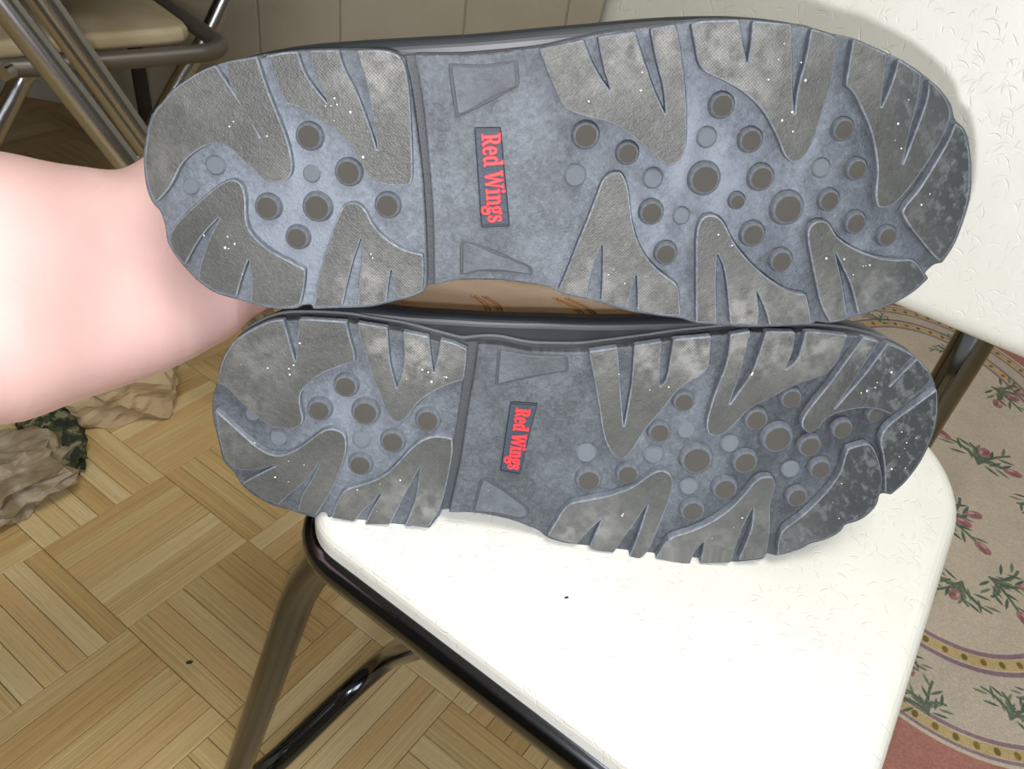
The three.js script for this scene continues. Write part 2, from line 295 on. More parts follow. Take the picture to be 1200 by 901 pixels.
// ---------------------------------------------------------------- boots: soles measured in millimetres from the heel (x along, y across)
const upperSole = {
  length: 311.3, origin: [-0.1505, 0.6000, -0.2687], along: [0.9886, 0.1139, -0.0980], facing: [0.0658, 0.2588, 0.9637],
  outline: [-1,6.5,-3.4,-1.1,-4.3,-12.1,-2.6,-18.7,0.5,-21.2,1.4,-28.6,0.8,-34.1,5,-41.6,11.7,-49.8,18.2,-54.3,25.7,-56.2,33.2,-58.2,40,-60.3,51.3,-60,53.2,-58.2,57.1,-58.1,57.3,-59.9,68.9,-59.3,81.6,-58.6,90.1,-56.2,98.6,-53.9,102.5,-52,107.1,-49,113,-47.1,119.9,-46.2,128.6,-46,136.2,-46.2,145.9,-47.1,155,-48.7,159.3,-51.5,169.9,-53.4,187.1,-58.2,202.8,-60.4,209.2,-60.7,215.5,-63,225.1,-63.4,233.9,-64.5,246.9,-64.3,264.8,-63.5,266,-62,268.7,-62.4,273,-63.2,285.9,-59.7,297.1,-56.3,307.1,-50.8,312.8,-44.5,310.4,-42,313.4,-38.5,317.3,-38.1,321.1,-31.1,322.6,-20.9,323,-10.2,319.5,2.5,317,8.3,313.2,15.4,307.1,18.5,305.3,23.5,299.6,28.9,290.5,34.5,282,38.8,274.6,41.5,260.5,46.4,254,47.4,246.8,48.3,242.7,50.2,228.2,51.3,217.2,51.6,203.8,51.3,194.8,49.8,168.9,45.9,146.4,40.7,134.1,39.3,118.7,37.8,101.4,37.4,97,36.8,93.4,38.4,81.7,38.7,63.1,38.1,54.4,37.3,48.4,36.4,47.7,35.2,45.8,35.2,45.3,36,33,33.7,22.5,30.1,11.2,23.3,8.4,20,3.4,15.9,0.4,10.3],
  heelEdge: [98.4,36.8,100.5,27.1,102.3,12.1,104.1,-6.6,104.7,-23,104.9,-43.7,104.4,-50.2],
  shankEdge: [101.9,37.4,103.8,27,105.3,12,106.8,-6.9,107.5,-23.4,107.4,-44.3,107.3,-48.9],
  lug0: [46.2,35.9,34.7,33.9,34.9,25.9,38.8,17.2,44.9,6.8,41.4,15.5,36.5,23.6,30.9,32.7,24.4,30.3,13.3,23.7,10.6,20.4,5.7,16.4,2.2,9.7,-1,-0.3,-1.8,-10.5,0.5,-17.5,3.7,-15.1,8.6,-10.1,13.2,-2.3,19.1,2.2,24.6,5.1,29.8,5.6,33.3,3.2,37.9,-1.1,42.5,-6,45.5,-8.2,49.3,-8.7,53.4,-7,55.3,-3.8,55.4,1.2,54.2,8.5,51.8,15.7,48.9,24.5,47.2,31.3],
  lug1: [49.9,36.2,55.8,37.5,61,37.8,62.5,31.1,66.3,25.4,70.3,20.5,67.7,26.6,65.6,31.7,64.9,38.2,75.6,38.7,77,32.5,80.6,26.3,85.2,13.4,87.6,4.3,86.8,13.4,85,27,81.7,38.6,88.7,39,94.1,38.5,98.3,36.4,99.9,29.6,100.5,20.3,100.7,6.4,100.6,-6,99.3,-8.3,95.4,-8.7,88.9,-8.5,83.9,-5.1,81.5,-1.4,78.6,3.5,75.1,9,70.3,12.5,65,16,60.2,18.8,54.7,20.2,53.3,24.6,50.9,32],
  lug2: [8.8,-23.8,16.2,-17.6,22.9,-12.2,28.7,-8.2,32.7,-7.2,35.7,-9.3,36.4,-14.5,35.4,-22.3,36.2,-27,39.7,-31.6,44.6,-35.6,51,-38.9,56.8,-42.2,55.9,-49.3,53.5,-56.9,49.2,-58.4,41.6,-58.2,34.9,-56.5,33.3,-55.5,34.9,-47.6,34.6,-38.5,31,-46.3,28,-54.2,20.2,-52.6,13.2,-47.2,14.8,-41.2,19.7,-30.7,25.2,-22.2,18.7,-28.1,13.7,-34.3,8.8,-41.8,5.2,-37.5,3.5,-32.8,4.6,-28.6],
  lug3: [58.6,-57.8,61.2,-46.3,64.8,-35.8,68.1,-27.6,71.2,-20.2,73.5,-16.3,76.8,-14.9,80,-15.8,82.5,-18.7,84.2,-23.3,88,-27.9,93.2,-31.8,98.4,-34.1,103.8,-35,103.9,-42.6,103.1,-50,99.2,-52.3,93.3,-53.8,91.8,-48.2,90.8,-41.2,89.4,-48.6,88.5,-55,82.5,-56.6,76.6,-57.1,77.6,-46.7,79.5,-36.2,79.6,-29.1,75.2,-40.4,70.4,-57.2],
  lug4: [146.6,40.5,149.6,34,152.9,27.2,156.3,20.8,160.2,19.2,165.9,17.5,172.9,16.4,178.8,13.6,184.8,9.4,190.3,5.2,195.1,1.6,199,1.1,201.9,3.6,203,8.6,201.4,23,198.2,37.9,195.3,47.8,193.9,49.4,185.7,47.9,188,39.4,192.5,28,194,19.3,188.8,28,184.5,37.6,180.4,47,167.3,44.8,169.7,35.6,173.1,27.1,167,34.4,162.5,43.8],
  lug5: [199.9,49.6,201.8,43.5,203.9,36.3,207.3,33.5,213.7,31.4,221.7,27.5,228.7,22.3,233.4,16.5,237.7,9.8,240.4,4.9,243.8,2.8,247.8,4.4,250.2,9.4,252.3,22.7,253.8,31.5,253.2,44.6,252.1,46.8,242.7,49.1,242.4,38.8,240.9,29,241.5,20.2,239.1,30.1,237.7,38.7,235.4,50.3,221.4,51.1,221.8,44,221.5,37.2,219.1,43.9,216.5,51.3,202.8,50.7],
  lug6: [258.6,46.1,258.7,36.2,258.9,30.4,263,27.6,266.7,22.3,271.5,15.7,275.3,7.7,278,-0.1,278.9,-9.5,281.1,-13.8,284.4,-14.2,288.2,-12.2,292,-7.3,296.6,0.5,300.6,9.6,303.2,18.7,301.8,23.8,296.5,29.2,290.7,32.9,291.8,26.1,289.7,14,287.5,2.7,287.6,14,288.3,24.9,287.2,34.9,277.1,39.7,276.6,31.9,274.2,23,273.1,32.4,272.4,41.3],
  lug7: [305.6,17.7,304.1,10.3,300.1,0.8,296.5,-7.7,292.6,-12.6,291.6,-15.9,295.3,-20.7,304,-28.6,310.4,-34.2,313.6,-36.1,317.7,-29.8,319.1,-19.8,319.2,-9.3,315.9,3.2,313.3,9.6,309.8,15.6],
  lug8: [301.3,-34.6,294,-35.2,285.6,-33.9,276.8,-31,270.6,-27.9,266.1,-25,263.3,-21.1,261.2,-19.1,258,-18.7,254.9,-20.4,254,-24.1,256.6,-31.7,260.8,-42.6,265.3,-53.9,270.7,-61.1,277.8,-59.6,273,-45,267,-31.3,276.7,-45.5,282.3,-58,294.4,-54.5,304.2,-49.1,309.2,-43.1,305.9,-39],
  lug9: [214.4,-61,212.1,-41.3,210.3,-26.3,210.7,-19.6,213.7,-16.9,218.1,-17.5,221.2,-20.7,224.6,-26.7,229.9,-32.7,237.7,-39.6,245.5,-44.8,252.4,-48.1,258.2,-48.8,260.7,-54.6,262.6,-61.3,245.1,-62.3,242.7,-56,237.5,-47.4,239.9,-56,240.1,-62.3,228.6,-61.6,225.9,-48.9,223.1,-38,219.6,-32.2,220.6,-45,223,-61.3],
  lug10: [157.5,-48.5,160.6,-40.7,164,-29.6,167.5,-20.2,170.8,-9.7,172.4,-4.5,175.4,-1.9,179.3,-1.8,181.5,-5,183.2,-10.7,184.5,-18.5,187.2,-27.1,191.2,-33.8,197.2,-39.9,203.7,-44,206,-46.4,207,-52.8,208,-58.2,201.7,-58.4,190.1,-56.4,189.4,-47.8,188.4,-41.1,187,-47.9,186.2,-55.8,175,-52.8,174.9,-42.5,174.1,-29.4,170.4,-41.2,169.4,-51.5,159.6,-49.5],
  panel0: [114.1,34.9,114.9,27.4,116.7,16.4,118.9,16.7,129.7,22.1,140.3,27.9,139.4,36.5,126.8,34.6],
  panel1: [117.9,-44.2,118,-30.9,120,-29.8,131.9,-33.7,147.1,-40.7,147.5,-43.5,136.1,-42.4,125.2,-42.2],
  studs: [[62.2,8.6,4.9,0], [61.6,-5.3,3.2,1], [76,-4.2,5,0], [43.9,-18.1,4.8,0], [63,-17.7,5.4,0], [54.3,-29.8,4.5,0], [90.3,-16.4,4.8,0], [25.1,-2.9,3.5,1], [14.3,-11.2,3,1], [214.8,22.6,4.4,0], [210.9,11,3.5,1], [227.2,10.5,4.3,0], [262,14.9,4,0], [211.6,-4,5.8,0], [225.2,-12.2,3,0], [233.2,-3.2,4.7,0], [245.4,-14.8,6.1,0], [256.6,0.4,3.3,1], [261.5,-11.5,4,0], [233.1,-25,4.6,0], [246.2,-35.5,4.4,0], [192.5,-17.2,4.5,0], [204.5,-18.6,3.1,1], [199.7,-33.2,4.3,0], [192.1,-4.4,3.6,1], [165.4,11,4.8,0], [181.5,4.9,4.1,0], [162.3,-4.1,3.9,1], [270.3,0.3,4,0], [274.1,-20.3,4.2,0], [288.6,-25.8,3.9,0]],
  label: [123.7,12.9,133.6,13.1,137.7,-24,126.4,-24.6], text: [126.6,11,129.4,-22.2], emboss: [111.5,9.8,114,-23.7] };
const lowerSole = {
  length: 312.6, origin: [-0.1257, 0.5011, -0.2459], along: [0.9864, 0.1289, -0.1019], facing: [0.0658, 0.2588, 0.9637],
  outline: [-2.8,-1.5,-3.7,-9.9,-2.7,-18.4,-2.4,-27.1,-1.8,-31.5,2.8,-36.5,4.7,-42.6,10.8,-48.7,18.3,-53.4,24.6,-54.6,29.2,-56.8,37.6,-59.6,41.1,-56.3,43.1,-56.7,43.9,-60.5,53.4,-62.8,59.7,-64.2,71.7,-64.1,78.9,-65.5,90.5,-65.4,94.3,-59.7,97.2,-56.8,107.2,-56.3,116.7,-57.2,129.4,-60.4,140.7,-65.5,142.7,-66.9,145.6,-70.3,157.9,-74.6,162,-75,168.6,-78.9,177.6,-79.3,183.4,-81.3,190.1,-83.2,193.6,-80.2,197.5,-83.6,210,-85.5,219.9,-86,231.4,-85.7,233.7,-84.3,250.2,-82.9,251.5,-79.5,256.8,-81.7,269.8,-77.6,271.5,-75.3,279.4,-74,286.5,-70.2,287.9,-66,296.6,-63.9,302.6,-56.9,302.5,-50.2,304.2,-49.9,308.4,-51.3,314.6,-45.4,320.1,-35,322.9,-24.4,323.7,-15.2,321.9,-4.7,318.3,4.5,314.2,11.1,306.2,18.6,296.5,23.9,286.3,27.6,274.1,30.9,258.7,32.6,229.3,33.5,200.9,30.4,186.7,28,158,23.9,136.3,24.2,124,27.2,113.9,27.5,109.5,25.6,94.5,29.7,82.4,33.1,64.7,36,59.8,37.1,44.9,37.8,34.2,37.7,27.7,36.9,20,33.4,13.6,29.4,9.4,25.7,4,17.6,1.5,8.7,-1.4,2.8],
  heelEdge: [110.3,27.1,109.4,18.9,107.3,4.9,104.7,-11.7,102,-26.7,98.4,-44.6,96.5,-57.1],
  shankEdge: [114.5,27.5,113.3,18.1,110.9,4,108.3,-12.7,105.7,-30,101.7,-48.1,99.9,-56.5],
  lug0: [60.9,38.5,61.7,31.4,63.3,24.5,63,20.7,57.1,18.7,49.7,15.9,42.7,11.1,38.1,5.5,37.8,-1,38.8,-5.9,37.3,-9.6,32.2,-11.8,28.6,-11,23.4,-10.2,18,-5.4,12,1,6.4,8.8,2.6,9.3,6.1,19.8,11.4,27.7,15.5,31.3,21.8,35.2,29.3,38.7,35,39.4,36.2,31.6,37.9,20.5,39.8,31.6,41.3,39.5,46.2,39.5],
  lug1: [-0,-3,6.7,-10,13.4,-17.3,18.1,-22.2,24.7,-25.1,31.8,-22.8,39.1,-17.6,44,-13.4,48.7,-10.8,53.9,-11.6,56.6,-15,56,-22.7,52.1,-33.1,48.2,-42.1,43.7,-49.3,39.2,-55.8,31.2,-53.6,33.1,-45.8,39.5,-35.9,43.3,-28.4,36.2,-38.1,28.6,-44.4,22.5,-50.5,12.8,-45.4,7.2,-39.5,13.3,-35.5,24.2,-29.4,12.9,-32.9,5,-32.9,0.4,-28.5,-0.5,-16.5],
  lug2: [65.1,38.1,65.9,29.9,68.7,19.2,71,10.5,73.3,0.9,75.9,-5.7,79.4,-7.7,84,-5.6,87.2,0.2,91.1,4.2,98.5,9.1,105.9,11.9,108.4,12.3,109.7,19.4,110.2,26.7,104.9,29.4,99.2,30.9,98,24.4,95.9,15.8,95.1,24.4,94.7,32,83.8,34.5,83.8,20.4,80,8.6,77.7,20.4,77.6,36],
  lug3: [103,-15.5,96.3,-13.9,90.3,-15.6,84.8,-19.9,79.2,-26.8,72.7,-33.9,66.3,-37.5,60,-39.7,52.9,-42,49.2,-48.4,46.1,-57.2,56.5,-59.4,61.4,-52.9,70.1,-43.7,65.3,-51.9,61.2,-60.8,73,-60.7,79.7,-46.8,88.2,-29.8,85.5,-46.3,79.7,-61.6,91.1,-61.5,94.5,-55.4,97.9,-48,101,-33.7,103.2,-22.3],
  lug4: [161.1,25.9,163.8,13.5,166.6,0.7,168.7,-11.7,171.4,-19.3,174.7,-24.4,178.6,-25.7,182.1,-21.8,186,-13.3,190,-6.6,195.3,0.9,199.1,7.4,203.7,12.2,210.6,15.8,212.2,20.8,211.6,33.1,195.9,31.5,194.6,12.9,192,10.1,191.3,23,191.4,30.7,179.8,28.7,179.9,11.2,177.9,-9.1,175.2,11.2,173.1,27.9],
  lug5: [219.3,33.8,219.4,21.2,216.3,9.8,214.4,0.2,213.5,-8.1,215.1,-12.7,219.7,-13.9,223.2,-11.4,227.7,-5.6,232.2,0.1,240.5,4.8,247.7,9.1,254.7,12.4,263,14.5,266.6,19.9,269.5,32.5,256.6,34.5,250.8,34.6,249.2,21.2,244.6,17.8,247,25.9,246.4,34.7,234.1,35.2,230.8,16.9,222.7,1.8,225.7,16.9,227.7,35.3],
  lug6: [276.4,31.5,270.8,21.3,265.2,10.5,259.2,1,255.7,-5.5,256,-10.1,260,-13.2,264.3,-10.8,265.9,-6.7,270.8,-3.6,278.3,-2,286.6,-2,293,-4.1,297.1,-6.1,304.3,0,311.5,7.7,312.5,10.5,311,13.4,303.3,20.4,298.5,15.1,292.9,7.8,296.7,16,301.4,21.7,293.7,26.1,287.8,28.3,280.5,14.6,269.6,-1.5,278,15.5,283.7,29.3],
  lug7: [316.4,4.8,307.3,-2.3,300,-8,294.9,-13.1,294.1,-19.1,298.2,-28.6,301,-39.6,302.5,-46.7,305.3,-47.9,311.4,-42.1,316.8,-31.8,319.5,-21.4,320.2,-12.4,318.5,-2],
  lug8: [279.7,-21.9,286.5,-19.8,290.3,-20.1,295.7,-28.4,300.1,-39.6,299.9,-46.4,299.5,-46.8,299.6,-53.3,293.7,-60.3,285.2,-62.3,283.8,-66.5,276.9,-70.3,269.1,-71.6,267.4,-73.9,255.1,-78,254.1,-67.8,256.5,-62.2,262.4,-57.8,269.2,-49.9,275.1,-41.1,278.6,-33.3,278.7,-25.4],
  lug9: [249.9,-76.3,249.5,-61.9,247.3,-48.7,249.2,-39.7,246.9,-34.8,242.1,-34.2,238.6,-36.7,234.1,-44.7,228,-52.8,220,-59.2,211,-63.9,204.8,-65.9,200.4,-69.7,197.2,-78.9,208.7,-81.8,213.9,-81.8,215.2,-74.5,219.1,-69.2,218.9,-75.4,218.4,-81.8,233,-81.5,235.2,-66.1,237.3,-57.7,240,-50.8,240.7,-62.5,236.5,-80.1,248.3,-79.1],
  lug10: [145.8,-66.3,149.9,-57.8,154.3,-48.6,162.8,-46.7,172,-44.8,183.3,-40.2,189.1,-34.8,193.4,-31.3,197.9,-30.8,202.1,-34.7,202,-41.9,199.7,-51.9,197.3,-61.2,194.9,-70.7,192.5,-76.5,189.1,-79.5,184.6,-77.6,188.1,-65.1,191.3,-48.8,184.7,-61.3,177.2,-75.7,168,-74.8,165.5,-72.9,167.9,-65.2,170.7,-57.2,165.1,-63.3,159.8,-71,151.4,-69.1],
  panel0: [122.9,25.6,138.1,23.8,152.5,22.7,153.5,15.7,136.4,12,121.7,8.7],
  panel1: [115.3,-37.3,123.9,-42.2,131.7,-48.5,136.9,-53.1,137.8,-57.3,134.2,-59.7,121.5,-56.9,110.8,-55.1,112.9,-45],
  studs: [[57.9,8.8,5,0], [45.5,-2.6,5,0], [65.4,-3.7,5.8,0], [62.4,-17.9,3.9,1], [76.5,-17.9,5.3,0], [92.4,-7.3,5.3,0], [61.3,-29.7,5.2,0], [25.6,-17.3,3.7,1], [15.6,-5.8,3.2,1], [203.4,2.1,4.5,0], [194,-12.9,4.8,0], [206.2,-12.7,3.8,1], [192.8,-25.2,4.1,1], [211.8,-26.5,7,0], [181.5,-34.1,5,0], [164,-37.4,5.6,0], [162.5,-24.6,4.3,1], [210.1,-41.6,4,1], [212.6,-53.4,5.4,0], [226.2,-41.6,5.5,0], [233.8,-27.9,5.5,0], [226.3,-19.5,3.9,1], [246.9,-16.2,6.8,0], [236,-6.7,5,0], [250.1,3.3,4.5,0], [262.3,-20.6,5.1,0], [276,-12.8,4.6,0], [290.4,-6.5,3.8,0], [269.2,-32.8,4.9,0], [255.9,-33.4,4,1], [260.6,-47.2,4.9,0]],
  label: [128.4,1,140.3,0.2,132.8,-35.4,123.9,-33.6], text: [131.8,-1,127.8,-34.1] };

// pale scuffs mixed with painted glints on the rolled lug ends, and where dried dirt lies in the grooves: [x, y, radius, amount]
upperSole.wornGlints = [[88,31,10,0.8], [80,28,6,0.5], [81,-48,11,0.7], [95,-46,7,0.4], [67,27,5,0.3], [51,-4,5,0.3], [168,40,13,0.55], [181,42,11,0.8], [190,43,7,0.7], [156,36,7,0.4], [213,41,13,0.8], [224,31,10,0.7], [207,44,7,0.6], [229,46,7,0.5], [173,-46,11,0.7], [166,-50,7,0.7], [194,-51,11,0.5], [233,-59,10,0.9], [254,-56,10,0.6], [267,-57,8,0.6], [286,-49,10,0.5], [187,-30,10,0.35], [178,-14,8,0.3], [265,39,9,0.35], [245,44,7,0.3], [201,12,7,0.3], [218,-51,7,0.4], [23,23,7,0.25], [9,-2,9,0.35]];
upperSole.dust = [[50,-14,33,0.85], [25,-4,18,0.6], [80,-10,22,0.7], [132,-2,33,0.35], [151,-15,26,0.3], [212,3,30,0.85], [236,-10,26,0.75], [194,-17,18,0.75], [256,-6,15,0.6], [281,-26,18,0.3], [216,38,15,0.2]];
lowerSole.wornGlints = [[90,23,10,1], [74,29,7,0.7], [101,22,5,0.6], [79,-49,10,0.7], [90,-51,7,0.8], [56,-47,9,0.35], [22,22,13,0.4], [11,2,11,0.45], [4,-20,10,0.4], [170,21,7,0.5], [186,23,8,0.9], [206,23,10,0.9], [225,29,7,0.9], [238,27,9,0.8], [254,30,11,0.8], [280,29,7,0.8], [169,-62,10,0.7], [157,-65,8,0.7], [201,-72,10,0.5], [225,-72,10,0.5], [248,-58,7,0.4], [262,-73,8,0.4], [129,26,7,0.4]];
lowerSole.dust = [[55,-6,26,0.85], [77,-10,18,0.7], [28,-19,15,0.5], [129,3,33,0.25], [204,-17,22,0.5], [189,-9,15,0.55], [221,3,15,0.45], [234,-18,18,0.3], [166,-9,22,0.25]];

const font = await new FontLoader().loadAsync('fonts/droid/droid_serif_bold.typeface.json');
const plainFont = await new FontLoader().loadAsync('fonts/droid/droid_sans_regular.typeface.json');
function springBend(geo, L) {                      // toe spring and the rolled heel
  const p = geo.attributes.position, n = geo.attributes.normal, v = V(0, 0, 0);
  for (let i = 0; i < p.count; i++) {
    const x = p.getX(i); let b = 0, slope = 0;
    if (x > 0.21) { b -= 0.010 * ((x - 0.21) / (L - 0.21)) ** 2; slope -= 0.020 * (x - 0.21) / (L - 0.21) ** 2; }
    if (x < 0.03) { b -= 0.002 * ((0.03 - x) / 0.03) ** 2; slope += 0.004 * (0.03 - x) / 0.03 ** 2; }
    p.setZ(i, p.getZ(i) + b);
    v.fromBufferAttribute(n, i); v.x -= slope * v.z; v.normalize(); n.setXYZ(i, v.x, v.y, v.z);
  }
  return geo;
}
function solid(shape, z0, z1, bevel, L, steps = 1, segs = 2) {
  const g = new THREE.ExtrudeGeometry(shape, { depth: z1 - z0 - (bevel ? bevel * 2 : 0), steps, bevelEnabled: !!bevel, bevelThickness: bevel, bevelSize: bevel, bevelOffset: -bevel, bevelSegments: segs, curveSegments: 4 });
  g.translate(0, 0, z0 + (bevel || 0));
  return springBend(g, L);
}
function edgeX(edge, y) { for (let i = 0; i + 1 < edge.length; i++) { const [x0, y0] = edge[i], [x1, y1] = edge[i + 1]; if ((y <= y0 && y >= y1)) return lerp(x0, x1, (y0 - y) / (y0 - y1)); } return y > edge[0][1] ? edge[0][0] : edge[edge.length - 1][0]; }
function resample(pts, n) {
  const c = new THREE.Path(pts.concat([pts[0]]).map((p) => new THREE.Vector2(p[0], p[1]))); const out = []; for (let i = 0; i < n; i++) { const q = c.getPointAt(i / n); out.push([q.x, q.y]); } return out;
}
function grow(pts, d) {                            // offset a counter-clockwise outline
  const n = pts.length; return pts.map((p, i) => { const a = pts[(i + n - 2) % n], b = pts[(i + 2) % n], l = Math.hypot(b[0] - a[0], b[1] - a[1]) || 1; return [p[0] + (b[1] - a[1]) / l * d, p[1] - (b[0] - a[0]) / l * d]; });
}
const SX = 0.36, SY = 0.15;                          // one print covers the whole sole
function soleMap(w, h, fn, srgb) {
  const d = new Uint8Array(w * h * 4);
  for (let y = 0; y < h; y++) for (let x = 0; x < w; x++) { const i = (y * w + x) * 4, c = fn((x / w * SX - 0.015) * 1000, (y / h * SY - 0.075) * 1000, x, y); d[i] = c[0]; d[i + 1] = c[1]; d[i + 2] = c[2]; d[i + 3] = 255; }
  const t = new THREE.DataTexture(d, w, h, THREE.RGBAFormat); t.wrapS = t.wrapT = THREE.ClampToEdgeWrapping; t.magFilter = THREE.LinearFilter; t.minFilter = THREE.LinearMipmapLinearFilter; t.generateMipmaps = true;
  t.repeat.set(1 / SX, 1 / SY); t.offset.set(0.015 / SX, 0.075 / SY); if (srgb) t.colorSpace = THREE.SRGBColorSpace; t.needsUpdate = true;
  return t;
}
function soleMaterials(sole, toe0, base) {
  const at = (F, x, y, k) => F[((Math.floor(y * k) % 512 + 512) % 512) * 512 + ((Math.floor(x * k) % 512 + 512) % 512)];   // k texels per millimetre
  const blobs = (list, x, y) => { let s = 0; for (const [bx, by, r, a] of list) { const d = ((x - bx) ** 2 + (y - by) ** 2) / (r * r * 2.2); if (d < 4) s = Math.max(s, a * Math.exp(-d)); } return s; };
  const mesh = (x, y) => 0.5 + 0.5 * Math.sin(x * 4.9) * Math.sin(y * 4.9);
  const toe = (x, y) => clamp((x - toe0 + (at(N1, x, y, 3) - 0.5) * 70) / 45, 0, 1);
  const chips = (x, y) => clamp((at(N2, x * 0.8 + y * 0.6, (y * 0.8 - x * 0.6) * 0.6, 15) - 0.47) * 3.6 + (at(N3, x, y, 7) - 0.5) * 1.4, 0, 1);
  const map = soleMap(2048, 854, (x, y) => {
    const n = clamp(at(N1, x, y, 5.6) * 1.3 - 0.2 + (at(N3, x, y, 5.6) - 0.5) * 0.5 + (at(N4, x, y, 5.6) - 0.5) * 0.4, 0, 1); let c = mix([68, 70, 67], [90, 92, 89], n);
    const t = toe(x, y); if (t > 0) c = mix(c, mix([58, 63, 66], [98, 104, 108], chips(x, y)), t * 0.9);
    let w = blobs(sole.wornGlints, x, y); if (w > 0.02) { w = clamp(w * clamp(at(N2, x, y, 11) * 2.2 - 0.35, 0, 1.3) * (0.55 + 0.75 * mesh(x, y)) + (at(N4, x, y, 9) - 0.5) * 0.25 * w, 0, 1); c = mix(c, [158, 158, 154], w * 0.7); }
    if (at(N4, x, y, 7) > 0.93 && at(N2, x, y, 3) > 0.5) c = mix(c, [176, 176, 170], 0.5);
    return c;
  }, true);
  const bump = soleMap(2048, 854, (x, y) => { const t = toe(x, y); return grey(255 * clamp(lerp(0.3 + (0.06 + 0.3 * blobs(sole.wornGlints, x, y)) * mesh(x, y) + 0.3 * (at(N3, x, y, 6) - 0.3) + 0.3 * (at(N4, x, y, 8) - 0.5), 0.15 + 0.6 * chips(x, y), t), 0, 1)); }, false);
  const dust = soleMap(1024, 427, (x, y) => {
    const a = blobs(sole.dust, x, y), n = clamp((at(N1, x, y, 4.6) - 0.5) * 0.8 + (at(N3, x, y, 4.6) - 0.5) * 0.45 + (at(N4, x, y, 4.6) - 0.5) * 0.4 + base + a * 0.85, 0, 1), c = mix([64, 69, 72], [124, 132, 141], n);
    return at(N4, x, y, 6) > 0.92 && at(N2, x, y, 3) > 0.5 ? mix(c, [188, 190, 188], 0.5) : c;
  }, true);
  return { lug: S({ name: 'worn_glint_tread_rubber', map, bumpMap: bump, bumpScale: 0.0006, roughness: 0.52 }), plate: S({ name: 'dusty_groove_rubber', map: dust, roughness: 0.68, bumpMap: rubberBump, bumpScale: 0.0004 }) };
}
